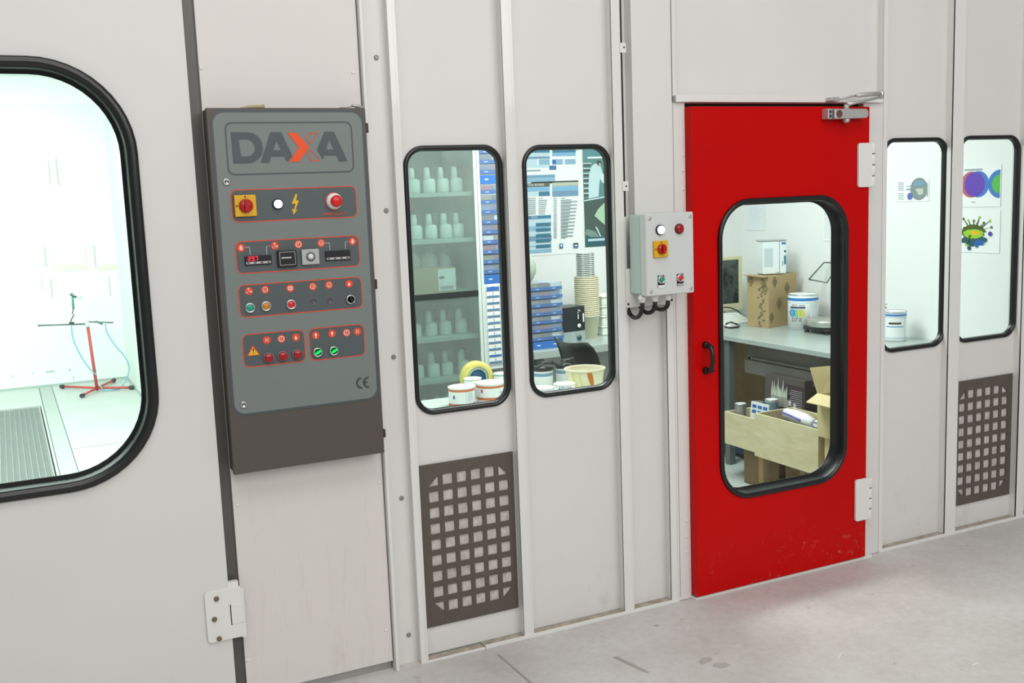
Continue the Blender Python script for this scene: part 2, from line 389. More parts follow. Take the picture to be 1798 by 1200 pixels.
def windowed_panel(x0, x1, win=None, y=REC, th=.05, z0=0.01, z1=TOP, name='wall_panel', m=ENAMEL, parent=None, r=.075):
    mb = MB()
    if win:
        a0, b0, a1, b1 = win; inn = rrect(a0, b0, a1, b1, r); out = outer_of(inn, x0, z0, x1, z1)
        mb.ring(out, inn, y); mb.ring(inn, out, y+th); mb.ring(inn, inn, y, 0, y+th); mb.ring(out, out, y+th, 0, y)
    else: mb.box(x0, y, z0, x1, y+th, z1)
    return mb.build(name, m, parent or wall)
def gasket(parent, x0, z0, x1, z1, r, y, face=.022, back=.03, bulge=.012, lip=.004, sleeve=.004):
    # swept rubber profile: (inset from the outer edge, depth in front of the panel)
    prof = [(0, .001), (0, -bulge*.6), (.004, -bulge), (face*.55, -bulge*1.05), (face-.003, -bulge*.7), (face, -bulge*.2), (face, back-.004), (face+lip, back-.002), (face+lip, back+sleeve)]
    mb = MB(); n = 12; loops = []
    for u, d in prof:
        loops.append(([p for p in rrect(x0+u, z0+u, x1-u, z1-u, max(.004, r-u), n)], y+d))
    k = len(loops[0][0]); vs = [(x, yy, z) for lp, yy in loops for x, z in lp]
    fs = [(q*k+i, q*k+(i+1) % k, (q+1)*k+(i+1) % k, (q+1)*k+i) for q in range(len(loops)-1) for i in range(k)]
    mb.add(vs, fs, 0, True); g = mb.build('rubber_gasket', GASK, parent)
    pn = MB(); u = face-.004; lp = rrect(x0+u, z0+u, x1-u, z1-u, max(.004, r-u), n); pn.prism(lp, y+back, y+back+.004)
    p = pn.build('glass_pane', GLASS, parent)
    return g, p
# lab windows: outer edges of the rubber
YP = REC
wins = {}
wins[1] = (xw(717.5, 490, YP), zw(808, 722, YP), xw(889, 490, YP), zw(793, 255, YP))
wins[2] = (xw(923, 480, YP), zw(1000, 692.5, YP), xw(1076, 480, YP), zw(1000, 253.5, YP))
wins[3] = (xw(1553, 450, YP)-.021, zw(1593, 615.5, YP), xw(1660.5, 430, YP), zw(1600, 242, YP))
wins[4] = (xw(1684, 450, YP)-.021, zw(1722.5, 598, YP), xw(1786, 430, YP), zw(1754, 237.5, YP))
panel_span = {1: (R[1][0]+.02, R[2][0]+.02), 2: (R[2][0]+.02, R[3][0]+.02), 3: (R[5][0]+.02, R[6][0]+.02), 4: (R[6][0]+.02, R[7][0]+.02)}
for k, wn in wins.items():
    e = empty('window_%d' % k, ((wn[0]+wn[2])/2, YP, wn[1]), kind='structure')
    gasket(e, *wn, .075, YP, .0185, .005, .010, .001, .012)
    i = .006; windowed_panel(*panel_span[k], (wn[0]+i, wn[1]+i, wn[2]-i, wn[3]-i), r=.07, th=.014)
windowed_panel(R[3][0]+.02, R[4][1]+.004, z1=TOP)
# frame plate between the control cabinet panel and the first joint, with its lip
windowed_panel(xF0, R[1][0]+.02, y=.036, th=.05, z0=0)
lp = MB(); lp.box(xF0, -.012, 0, xF0+.012, .04, TOP); lp.build('frame_lip', TRIM, wall, .003)
# upper cover with side face, jambs, header
lp = MB(); lp.box(xU-.0045, .0006, zw(1150, 430), xU+.001, REC, TOP); lp.build('seam_strip', mat('seam_shade', (120, 120, 116), .7), wall)
lp = MB(); lp.box(xU-.001, -.0006, .02, xU+.0008, .001, zT0); lp.build('seam_strip', mat('seam_shade', (120, 120, 116), .7), wall)
lp = MB(); lp.box(2.205, -.001, zw(1150, 430), xU-.0035, REC+.001, TOP); lp.build('cover_panel', ENAMEL, wall, .002)
lp = MB(); lp.box(R[4][1]+.001, 0, 0.002, xD0, .09, zT0); lp.build('door_jamb', ENAMEL, wall, .0015)
lp = MB(); lp.box(xw(1523.5, 600, -.04)+.003, 0, 0.002, R[5][0]-.001, .09, zT0); lp.build('door_jamb', ENAMEL, wall, .0015)
lp = MB(); lp.box(xU+.001, REC-.005, zT0+.002, R[5][0]+.006, .09, TOP); lp.build('header_panel', ENAMEL, wall)
lp = MB(); lp.box(xU+.001, -.0, zT0+.0, xU+.02, REC, TOP); lp.build('header_edge', ENAMEL, wall, .0015)
lp = MB(); lp.box(xD0-.02, .0, zD+.002, xD1+.02, .09, zT0); lp.build('door_head', ENAMEL, wall, .0015)
lp = MB(); lp.box(xU+.006, -.016, zT0, xw(1551, 175, -.016), .03, zT1); lp.build('header_rail', TRIM, wall, .002)
lp = MB(); lp.box(xU, -.014, zT0+.003, xU+.006, -.002, zT1-.003); lp.build('rail_end_cap', GALV, wall)
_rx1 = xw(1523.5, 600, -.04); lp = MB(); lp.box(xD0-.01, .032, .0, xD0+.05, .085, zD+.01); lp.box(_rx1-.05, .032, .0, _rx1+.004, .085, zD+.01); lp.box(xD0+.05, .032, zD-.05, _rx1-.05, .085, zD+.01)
lp.build('gap_backing', mat('painted_gap_shade', (46, 48, 46), .7), wall)  # added dark backing: blocks lab light leaking round the door, colour darkens the gaps
# panel behind the control cabinet and grey post in the gap of the big door
lp = MB(); lp.box(xA0, .01, .035, xA1, .06, TOP); lp.build('cabinet_panel', ENAMEL_D, wall, .0015)
lp = MB(); lp.box(xA0-.3, .03, 0, xA1, .075, .04); lp.build('floor_channel', GALV, wall)
xB1 = xw(374.5, 700, -.02)
lp = MB(); lp.box(xB1-.03, .022, 0, xA0+.005, .07, TOP); lp.build('steel_post', POST, wall)
# floor track under the panels, chipped at its left end, and the door sill
xt = xw(851, 1128)
def track(x0, x1, h=.013):
    t = MB(); t.box(x0, -.004, 0, x1, .004, h); t.box(x0, .004, 0, x1, REC, h*.7, 1); return t.build('floor_track', [TRIM, mat('track_dust', (176, 166, 150), 0.9, 0, 0.35, 30)], wall, .0008)
track(R[1][1], xt, .007); track(xt+.002, R[4][1]+.004); track(R[5][0], R[7][0]+.5)
t = MB(); t.box(xD0, -.03, 0, xD1, .06, .012); t.build('door_sill', TRIM, wall, .001)
# right end: one more panel beyond the last joint
windowed_panel(R[7][0]+.02, R[7][0]+.9)
# screws and rivets
def screw(px, py, y, r, m, h=.003, parent=None, name='rivet'):
    s = MB(); x, z = W(px, py, y); s.lathe((x, y, z), [(r, 0), (r, h*.6), (r*.7, h)], 12, 0, 'y'); return s.build(name, m, parent or wall)
for p in ((353, 119), (620, 127), (417, 887), (665, 847), (435, 1160), (678, 1107)): screw(*p, .01, .006, TRIM)
for py in (272, 299, 332, 915, 943, 970): screw(1199.5 if py < 500 else 1206.5, py, 0, .006, TRIM)
for px, py in ((660.5, 101), (678, 370), (691, 627), (705, 875), (717.5, 1115)): screw(px, py, .036, .0085, mat('zinc_bolt', (138, 142, 140), .4, .4), .006, None, 'bolt')
def clamp(px, py):
    x, z = W(px, py, -.004); c = MB(); c.box(x-.014, -.006, z-.018, x+.012, -.001, z+.018); o = c.build('cable_clip', TRIM, wall, .001)
screw(1546.5, 120, REC-.005, .008, mat('zinc_bolt', (138, 142, 140), .4, .4), .006, None, 'bolt')

# black cable in the corner beside the upper cover, held by two clips
cb = MB(); xx = R[3][1]+.006; cb.box(R[3][1]+.001, -.001, zw(1105, 380), R[3][1]+.0075, .010, TOP)
tag(cb.build('cable', BLACKP, None), 'thin black cable running up the wall corner above the small grey control box', 'cable')
clamp(1094, 84); clamp(1098.5, 327)
for p in ((1095.5, 83), (1099.5, 327)): screw(*p, -.006, .0035, STEELD)

# big white door on the left -----------------------------------------
yB = -.02
d1 = empty('door_1', (-.4, yB, 0), kind='structure')
bw = (-.66, zw(40, 877, yB), xw(257, 445, yB), zw(50, 98.5, yB))
i = .008
windowed_panel(-1.9, xB1, (bw[0]+i, bw[1]+i, bw[2]-i, bw[3]-i), y=yB, th=.05, z0=.015, name='door_leaf', m=DOORW, parent=d1, r=.275)
gasket(d1, *bw, .285, yB, .034, .045, .016, .012)
hx0, hz0 = W(366, 1136, -.028); hx1, hz1 = W(426, 1024, -.028)
h = MB(); yh = -.03
lp_ = rrect(hx0, hz0+.01, hx1-.006, hz1-.008, .012, 4); h.prism(lp_, yh, yB)
h.lathe((hx1-.006, yh+.009, 0), [(.0095, hz0+.005), (.0095, hz1-.02)], 14)
hinge = h.build('door_hinge', TRIM, d1, .0015)
h = MB(); a0, b0 = W(408, 1097, yh-.002); a1, b1 = W(424, 1060, yh-.002); h.box(a0, yh-.0025, b0, a1+.006, yh+.003, b1); h.build('hinge_tongue', TRIM, hinge, .001)
h = MB(); h.box(a0-.003, yh-.0008, b0-.002, a0+.001, yh+.003, b1+.002); h.build('hinge_gap', DARK, hinge)
h = MB(); a0, b0 = W(400, 1032, yh); a1, b1 = W(419, 1022, yh); h.box(a0, yh+.008, b0-.02, a1, yh+.03, b1); h.build('hinge_lug', TRIM, hinge, .002)
brass = mat('bronzed_screw', (128, 116, 96), 0.35, 0.7)
for p in ((380, 1052), (376.5, 1088), (385, 1122)): screw(*p, yh, .0085, brass, .007, hinge, 'screw')

# red door ----------------------------------------------------------------
yR = -.04
rx0, rx1 = 2.4435, xw(1523.5, 600, yR); rz0, rz1 = .017, zw(1350, 187, yR)
d2 = empty('door_2', ((rx0+rx1)/2, yR, 0), kind='structure')
dw = (xw(1261, 560, yR), zw(1375, 862.5, yR), xw(1487, 600, yR), zw(1380, 345.5, yR)); i = .01
rd = windowed_panel(rx0, rx1, (dw[0]+i, dw[1]+i, dw[2]-i, dw[3]-i), y=yR, th=.065, z0=rz0, z1=rz1, name='door_leaf', m=RED, parent=d2, r=.15)
bv = rd.modifiers.new('bevel', 'BEVEL'); bv.width = .004; bv.segments = 3; bv.limit_method = 'ANGLE'; bv.angle_limit = 1.0
gasket(d2, *dw, .16, yR, .022, .066, .012, .006)
# handle: bow with two feet
hh = MB(); fx, fz1 = W(1238, 606, yR); fz0 = zw(1238, 651, yR)
cxh = xw(1247, 628, yR-.045)
for zz in (fz0, fz1):
    hh.lathe((fx, yR, zz), [(.015, 0), (.014, .012), (.010, .020)], 16, 0, 'y')
pts = []
for k in range(13):
    t = k/12; a = PI*t; pts.append((fx, yR-.012-.038*math.sin(a)**.55 if 0 < t < 1 else yR-.006, fz0+(fz1-fz0)*(.5-.5*math.cos(a)) ))
hh.tube(pts, [.011]*3+[.0095]*7+[.011]*3, 10)
for zz in (fz0+.004, fz1-.004): hh.lathe((fx+.006, yR-.044, zz), [(.004, 0), (.003, .008)], 8, 0, 'y')
hh.build('handle', BLACKP, d2)
# two white lift-off hinges
for k, (pyt, pyb, pxl, pxr, pxk) in enumerate(((251, 329, 1508, 1531, 1541), (842, 915, 1503, 1525.5, 1534))):
    x0 = xw(pxl, (pyt+pyb)/2, yR-.012); x1 = xw(pxr, (pyt+pyb)/2, yR-.012)
    z1 = zw(pxl+10, pyt, yR-.012); z0 = zw(pxl+10, pyb, yR-.012)
    h = MB(); h.prism(rrect(x0, z0, x1+.004, z1, .012, 4), yR-.012, yR); hg = h.build('door_hinge', TRIM, d2, .003)
    n = 4; dz = (z1-z0)/n
    for q in range(n):
        h = MB(); h.lathe((x1+.010, yR-.004, 0), [(.0125, z0+q*dz+.002), (.013, z0+q*dz+.003), (.013, z0+(q+1)*dz-.003), (.0125, z0+(q+1)*dz-.002)], 14); h.build('hinge_knuckle', TRIM, hg)
    h = MB(); h.lathe((x1+.010, yR-.004, 0), [(.0112, z0+.004), (.0112, z1-.006)], 12); h.build('hinge_pin', DARK, hg)
    h = MB(); h.box(x1+.012, -.034, z0+.002, x1+.034, 0, z1-.004); h.build('hinge_bracket', TRIM, hg, .003)
# door closer
yC = yR-.045
cx0, cz0 = W(1456, 209, yC); cx1, cz1 = W(1527, 191, yC)
dc = empty('door_closer', ((cx0+cx1)/2, yR, cz0), 'grey aluminium door closer with folding arm at the top of the red door', 'door closer')
h = MB(); xe = cx0+.03
h.prism([(xe, cz0), (cx1-.015, cz0+.003), (cx1-.004, cz0+.012), (cx1-.004, cz1-.010), (cx1-.015, cz1), (xe, cz1)], yC, yR); h.build('closer_body', ALU, dc, .004)
h = MB(); h.box(cx0, yC+.006, cz0+.001, xe-.006, yR, cz1+.001); h.build('end_block', ALU, dc, .003)
h = MB(); h.box(xe-.006, yC+.012, cz0+.004, xe, yR, cz1-.003); h.build('end_gap', DARK, dc)
for q in (.3, .72):
    h = MB(); h.lathe(((cx0+xe-.006)/2, yC+.006, cz0+(cz1-cz0)*q), [(.007, 0), (.007, .001), (.004, .0015)], 12, 0, 'y'); h.build('adjuster', STEELD, dc)
h = MB(); h.lathe((xe+.025, yC, (cz0+cz1)/2), [(.016, 0), (.016, .001)], 16, 0, 'y'); h.build('round_badge', mat('wine_badge', (120, 70, 72), 0.4, 0.3), dc)
sx_, sz_ = W(1492, 189, yC); h = MB(); h.lathe((sx_, yC+.02, cz1-.003), [(.013, 0), (.011, .016), (.009, .022)], 12); h.build('spindle', ALU, dc)
h = MB(); h.lathe((sx_, yC+.02, cz0-.016), [(.004, 0), (.014, .006), (.016, .018)], 14); h.build('valve_cap', ALU, dc)
za = cz1+.018
E1 = W(1548, 166, -.10)
elbow = (E1[0], -.10, E1[1]-.0)
h = MB(); h.tube([(sx_-.005, yC+.015, za), (sx_+.03, yC+.01, za+.006), (elbow[0], elbow[1], elbow[2]-.01)], [.010, .007, .005], 8); h.build('lower_arm', ALU, dc)
F1 = W(1461, 174, -.035); mid = W(1502, 168, -.075)
h = MB(); h.tube([(mid[0]-.0, -.075, mid[1]), (mid[0]+.02, -.078, mid[1]+.002), (elbow[0], -.10, elbow[2]+.004)], [.0055, .0095, .0095], 10)
h.tube([(F1[0], -.035, F1[1]), (F1[0]+.05, -.045, F1[1]+.002), (mid[0], -.075, mid[1])], [.006, .004, .0045], 8); h.build('upper_arm', ALU, dc)
h = MB(); h.lathe((elbow[0], elbow[1], elbow[2]-.018), [(.007, 0), (.010, .004), (.010, .03), (.006, .036)], 12); h.build('elbow_joint', CHROME, dc)
h = MB(); h.box(F1[0]-.018, -.046, F1[1]-.010, F1[0]+.03, -.014, F1[1]+.007); h.lathe((F1[0]-.008, -.046, F1[1]), [(.008, 0), (.008, .004)], 10, 0, 'y'); h.build('arm_shoe', ALU, dc, .002)

# ventilation grilles ------------------------------------------------------
def grille(x0, z0, x1, z1, label, cells, cut=True):
    g = empty('vent_grille', ((x0+x1)/2, REC, z0), label, 'vent grille', 'brown perforated vent grilles in the white wall')
    yf = REC-.008
    gx0, gz0, gx1, gz1 = cells; nx, nz = 6, 9
    px_ = (gx1-gx0)/(nx-1+.70); pz_ = (gz1-gz0)/(nz-1+.66); sx = px_*.70; sz = pz_*.66
    xs = [x0]; zs = [z0]
    for i in range(nx): xs += [gx0+i*px_, gx0+i*px_+sx]
    for i in range(nz): zs += [gz0+i*pz_, gz0+i*pz_+sz]
    xs.append(x1); zs.append(z1)
    mb = MB(); T = .005
    def q(poly): mb.face(poly, yf); mb.face(poly[::-1], yf+T)
    for i in range(len(xs)-1):
        for j in range(len(zs)-1):
            X0, X1, Z0, Z1 = xs[i], xs[i+1], zs[j], zs[j+1]
            if i % 2 and j % 2:
                ci, cj = (i-1)//2, (j-1)//2
                L, Rr, B, Tt = (X0, X0+.0), X1, Z0, Z1
                if ci in (0, nx-1) and cj in (0, nz-1):
                    c00, c10, c11, c01 = (X0, Z0), (X1, Z0), (X1, Z1), (X0, Z1)
                    if (ci, cj) == (0, 0): tri, hole = [c00, c10, c01], [c10, c11, c01]
                    elif (ci, cj) == (nx-1, 0): tri, hole = [c00, c10, c11], [c00, c11, c01]
                    elif (ci, cj) == (0, nz-1): tri, hole = [c00, c11, c01], [c00, c10, c11]
                    else: tri, hole = [c10, c11, c01], [c00, c10, c01]
                    q(tri)
                else: hole = [(X0, Z0), (X1, Z0), (X1, Z1), (X0, Z1)]
                k = len(hole)
                for a in range(k):
                    A, B_ = hole[a], hole[(a+1) % k]; mb.add([(A[0], yf, A[1]), (B_[0], yf, B_[1]), (B_[0], yf+T, B_[1]), (A[0], yf+T, A[1])], [(0, 1, 2, 3)])
            else: q([(X0, Z0), (X1, Z0), (X1, Z1), (X0, Z1)])
    cs = [(x0, z0), (x1, z0), (x1, z1), (x0, z1)]
    for a in range(4):
        A, B_ = cs[a], cs[(a+1) % 4]; mb.add([(A[0], yf, A[1]), (B_[0], yf, B_[1]), (B_[0], yf+T, B_[1]), (A[0], yf+T, A[1])], [(0, 1, 2, 3)])
    mb.build('grille_plate', mat('brown_grey_grille', (92, 84, 76), 0.5, 0.1, 0.08, 40), g)
    f = MB(); nn = 26; vs = []; fs = []
    for i in range(nn+1):
        for j in range(nn+1):
            x = x0+.012+(x1-x0-.024)*i/nn; z = z0+.012+(z1-z0-.024)*j/nn
            edge = i in (0, nn) or j in (0, nn)
            vs.append((x, REC-.0008-(0 if edge else random.uniform(0, .0018)), z))
    fs = [(i*(nn+1)+j, (i+1)*(nn+1)+j, (i+1)*(nn+1)+j+1, i*(nn+1)+j+1) for i in range(nn) for j in range(nn)]
    f.add(vs, fs, 0, True); f.build('filter_mat', FILT, g)
yg = REC-.008
grille(xw(743, 960, yg), zw(831, 1085.5, yg), xw(905.5, 930, yg), zw(816, 806.5, yg), 'larger brown vent grille low under the left lab window, beside the frame bolts',
       (xw(758, 960, yg), zw(831, 1063, yg), xw(896, 930, yg), zw(816, 827, yg)))
grille(xw(1681.3, 780, yg), zw(1728, 878, yg), xw(1775.5, 760, yg), zw(1730, 663.5, yg), 'smaller brown vent grille at the far right, under the window showing the circle poster',
       (xw(1683, 780, yg), zw(1728, 864.5, yg), xw(1767.5, 760, yg), zw(1730, 681, yg)))
#@@INTERIOR
# ================================================================== CONTROL CABINET
yc = -.075
kx0, kx1 = xw(386, 510, yc), xw(658, 490, yc); kz0, kz1 = zw(544, 815, yc), zw(500, 189.5, yc)
kc = empty('control_cabinet', ((kx0+kx1)/2, 0.01, kz0), 'tall grey and brown control cabinet with orange-outlined button rows, hung on the white wall', 'control cabinet')
b = MB(); b.box(kx0+.004, yc+.022, kz0+.003, kx1-.004, .0098, kz1-.002); b.build('cabinet_body', CAB, kc, .002)
b = MB(); b.box(kx0, yc, kz0, kx1, yc+.02, kz1); cdoor = b.build('cabinet_door', CAB, kc, .003)
y1 = yc-.0015
def rrp(l, r, t, bo, rad, y, n=6): return rrect(xw(*l, y), zw(*bo, y), xw(*r, y), zw(*t, y), rad, n)
def shrink(l, r, t, bo, rad, y, d, n=6): return rrect(xw(*l, y)+d, zw(*bo, y)+d, xw(*r, y)-d, zw(*t, y)-d, max(.001, rad-d), n)
ed = ((388, 460), (652, 450), (492.4, 193.5), (530, 718), .042)
b = MB(); b.prism(rrp(*ed, y1), y1, yc); 
b.face(shrink(*ed, y1, .0075), y1-.0006, 1)
b.build('overlay_plate', [SLATE, PLATE], kc)
yp = y1-.0012
def outline(spec, w, m, name='printed_frame', fill=None):
    o = MB(); A = rrp(*spec, yp); B = shrink(*spec, yp, w)
    if fill: o.face(A, yp+.0002, 1)
    o.ring(A, B, yp-.0002, 0)
    return o.build(name, [m]+([fill] if fill else []), kc)
outline(((397, 262), (620, 258), (492, 214), (492.4, 306), .022), .0045, SLATE, 'logo_frame')
rows = [((405.5, 362), (626.5, 355), (514, 330), (514, 386.7), .02), ((414, 455), (631.5, 440), (521, 418.8), (521, 475), .02),
        ((419, 530), (636, 514), (525.7, 493.4), (528, 550), .02), ((426, 616), (536, 607), (480, 583), (482, 641), .02), ((543, 606), (640.5, 597), (590.7, 572.8), (593, 629.5), .02)]
for s_ in rows: outline(s_, .0028, ORNG, 'button_panel', SLATE2)
# logo lettering, traced as flat print
def c3(pts): return [(300+x/3.6375, y/3.6375) for x, y in pts]
def flat(polys, m, name, parent=kc, y=None, mapf=None):
    o = MB()
    for k, p in enumerate(polys): o.face([W(a, b_, y or yp-.0006) for a, b_ in p], (y or yp-.0006)-.00005*k)
    return o.build(name, m, parent, weld=False)
Dout = [(382, 845), (490, 845), (530, 853), (562, 878), (583, 915), (588, 948), (583, 985), (562, 1015), (530, 1037), (495, 1043), (400, 1045)]
Din = [(433, 892), (485, 890), (515, 900), (533, 925), (537, 950), (530, 975), (512, 994), (490, 1000), (449, 1000)]
o = MB(); A = px_poly(c3(Dout), yp); B = px_poly(c3(Din), yp)
def resample(loop, n):
    P = [Vector(p) for p in loop]; L = [0]
    for i in range(len(P)): L.append(L[-1]+(P[(i+1) % len(P)]-P[i]).length)
    out = []
    for k in range(n):
        t = L[-1]*k/n; i = max(j for j in range(len(P)) if L[j] <= t+1e-12); q = (t-L[i])/max(1e-9, L[i+1]-L[i]); out.append(tuple(P[i].lerp(P[(i+1) % len(P)], q)))
    return out
# D: quads joined corner to corner
seq = [(0, 0), (1, 1), (2, 2), (3, 3), (4, 4), (5, 5), (6, 6), (7, 7), (8, 7), (9, 8), (10, 8)]
pairs = [(0, 0), (1, 1), (2, 2), (3, 3), (4, 4), (5, 5), (6, 6), (7, 7), (8, 7), (9, 7), (10, 8)]
vsA = [(x, yp-.0006, z) for x, z in A]; vsB = [(x, yp-.0006, z) for x, z in B]; n0 = len(vsA); fs = []
for i in range(len(pairs)):
    a_, b_ = pairs[i]; a2, b2 = pairs[(i+1) % len(pairs)]
    f = [a_, a2, n0+b2] + ([n0+b_] if b_ != b2 else []); fs.append(f)
o.add(vsA+vsB, fs); o.build('logo_letter', SLATE, kc, weld=False)
def letterA(P): return P
A1 = [[(635, 845), (705, 845), (778, 1000), (742, 1035), (672, 897), (672, 897)], [(635, 845), (680, 880), (628, 1040), (575, 1040)], [(650, 960), (700, 960), (722, 1000), (630, 1000)]]
A2 = [[(980, 843), (1042, 843), (1128, 1030), (1075, 1032), (1008, 885)], [(980, 843), (1015, 880), (972, 1020), (934, 958)], [(985, 955), (1045, 955), (1062, 993), (965, 993)]]
for L_ in (A1, A2):
    o = MB()
    for k, p in enumerate(L_): o.face(px_poly(c3(p), yp), yp-.0006-.00004*k)
    o.build('logo_letter', SLATE, kc, weld=False)
o = MB()
for k, p in enumerate([[(742, 848), (802, 848), (884, 940), (820, 1033), (757, 1033), (818, 940)]]): o.face(px_poly(c3(p), yp), yp-.0006)
def stroke(o, p, wd=5):
    P = [Vector(q) for q in p]; cen = sum(P, Vector((0, 0)))/len(P); Q = [q+(cen-q)*(wd/max(20, (cen-q).length)) for q in P]
    A = px_poly(c3([tuple(q) for q in P]), yp); B = px_poly(c3([tuple(q) for q in Q]), yp); o.ring(A, B, yp-.0006)
stroke(o, [(882, 848), (944, 848), (892, 922), (860, 884)], 7); stroke(o, [(893, 955), (958, 1027), (897, 1030), (868, 988)], 7)
o.build('logo_letter', BRIGHTO, kc, weld=False)
# lightning, warning triangle, ce mark, caption
def c4(x, y): return (380+x/4.614, 300+y/4.614)
def c5(x, y): return (400+x/4.614, 480+y/4.614)
flat([[c4(*p) for p in q] for q in ([(640, 190), (656, 188), (640, 258), (610, 268)], [(610, 268), (640, 258), (644, 241), (668, 241), (664, 256), (640, 268)], [(645, 256), (666, 248), (640, 318), (627, 318)], [(612, 303), (625, 355), (657, 313), (634, 320)])], YELP, 'lightning_symbol')
tri = [(155, 672), (203, 583), (262, 663)]
flat([[c5(*p) for p in tri]], ORNG, 'warning_triangle')
flat([[c5(*p) for p in [(168, 667), (203, 598), (250, 660)]]], YELP, 'warning_triangle', y=yp-.001)
flat([[c5(*p) for p in q] for q in ([(201, 612), (213, 612), (210, 640), (205, 640)], [(204, 645), (212, 645), (212, 653), (204, 653)])], INK, 'exclamation_mark', y=yp-.0014)
def arc_px(cx, cy, r0, r1, a0, a1, n=14):
    return [[(cx+r0*math.cos(a0+(a1-a0)*i/n), cy+r0*math.sin(a0+(a1-a0)*i/n)), (cx+r0*math.cos(a0+(a1-a0)*(i+1)/n), cy+r0*math.sin(a0+(a1-a0)*(i+1)/n)),
             (cx+r1*math.cos(a0+(a1-a0)*(i+1)/n), cy+r1*math.sin(a0+(a1-a0)*(i+1)/n)), (cx+r1*math.cos(a0+(a1-a0)*i/n), cy+r1*math.sin(a0+(a1-a0)*i/n))] for i in range(n)]
ce = arc_px(1086, 890, 46, 34, math.radians(85), math.radians(262))+arc_px(1142, 884, 46, 34, math.radians(88), math.radians(265))+[[(1100, 890), (1130, 888), (1130, 877), (1100, 879)]]
flat([[c5(*p) for p in q] for q in ce], mat('ce_print', (52, 58, 58), 0.5), 'conformity_mark')
x_, z_ = W(567.5, 378.8, yp); text('EMERGENCY', 'emergency_caption', .0125, (x_, yp-.0006, z_), ORNG, kc, sx=1.12)
def frontdisc(px, py, r, prof, mats, name, y0=yp, parent=kc, ms=None, n=20):
    x, z = W(px, py, y0); o = MB(); o.lathe((x, y0, z), prof, n, 0, 'y', ms=ms); return o.build(name, mats, parent)
SYMW = mat('symbol_print', (246, 214, 196), 0.5)
def icon(px, py, kind):
    x, z = W(px, py, yp); r = .0128; o = MB()
    o.lathe((x, yp, z), [(r, 0), (r, .0004), (0, .0005)], 20, 0, 'y', smooth=False); y = yp-.0008; k = r/10
    def F(pts, m=1): o.face([(x+a*k, z+b_*k) for a, b_ in pts], y, m)
    if kind == 'drop': F([(-2, -6), (2, -6), (2, 6), (-2, 6)]); F([(-5, -1), (-3, -5), (-3, 4)]); F([(5, -1), (3, -5), (3, 4)])
    elif kind == 'fan':
        for a in (90, 210, 330):
            a = math.radians(a); c, s = math.cos(a), math.sin(a); F([(0, 0), (c*7-s*3.5, s*7+c*3.5), (c*7.5+s*1.5, s*7.5-c*1.5)])
        F([(-8, -6), (-2, -1), (-1, -3)])
    elif kind == 'clock':
        for i in range(16):
            a, b_ = 2*PI*i/16, 2*PI*(i+1)/16; F([(7.5*math.cos(a), 7.5*math.sin(a)), (7.5*math.cos(b_), 7.5*math.sin(b_)), (5.6*math.cos(b_), 5.6*math.sin(b_)), (5.6*math.cos(a), 5.6*math.sin(a))])
        F([(-.6, 0), (.6, 0), (.6, 5), (-.6, 5)]); F([(0, .8), (-4, -2.4), (-3.4, -3.4), (.6, -.4)])
    elif kind == 'square':
        for q in ([(-6, -6), (6, -6), (6, -4.5), (-6, -4.5)], [(-6, 4.5), (6, 4.5), (6, 6), (-6, 6)], [(-6, -6), (-4.5, -6), (-4.5, 6), (-6, 6)], [(4.5, -6), (6, -6), (6, 6), (4.5, 6)], [(-3, -1), (0, -3), (4, 3), (0, -.5)]): F(q)
    elif kind == 'stop': 
        F([(-7, -3), (7, -3), (7, -1), (-7, -1)]); F([(-7, 1), (7, 1), (7, 3), (-7, 3)]); F([(-4, -5), (4, -5), (6, -3.5), (-6, -3.5)]); F([(-6, 3.5), (6, 3.5), (4, 5), (-4, 5)])
    elif kind == 'bulb': F([(-3.5, 0), (-2, 5), (2, 5), (3.5, 0), (1.5, -3), (-1.5, -3)]); F([(-1.5, -7), (1.5, -7), (1.5, -4), (-1.5, -4)])
    elif kind == 'cross': F([(-5, -4), (-4, -5), (5, 4), (4, 5)]); F([(-5, 4), (4, -5), (5, -4), (-4, 5)])
    elif kind == 'flame': F([(-4, -5), (4, -5), (2, 0), (0, 5), (-3, 1)])
    o.build('symbol_disc', [ORNG, SYMW], kc, weld=False)
for px, py, k in ((423, 435.5, 'drop'), (482.5, 431.8, 'fan'), (524, 429.4, 'clock'), (564, 427, 'square'), (619, 424, 'drop'),
                  (437, 511.4, 'fan'), (465.5, 509, 'square'), (509.5, 506.4, 'stop'), (549, 503.4, 'square'), (577.7, 500.6, 'square'), (613, 498.4, 'flame'),
                  (468.3, 597.5, 'cross'), (494, 595.3, 'clock'), (519.6, 592.7, 'flame'), (554.5, 589, 'bulb'), (583, 586, 'bulb'), (608.5, 584.5, 'clock'), (627.6, 582.5, 'cross')): icon(px, py, k)
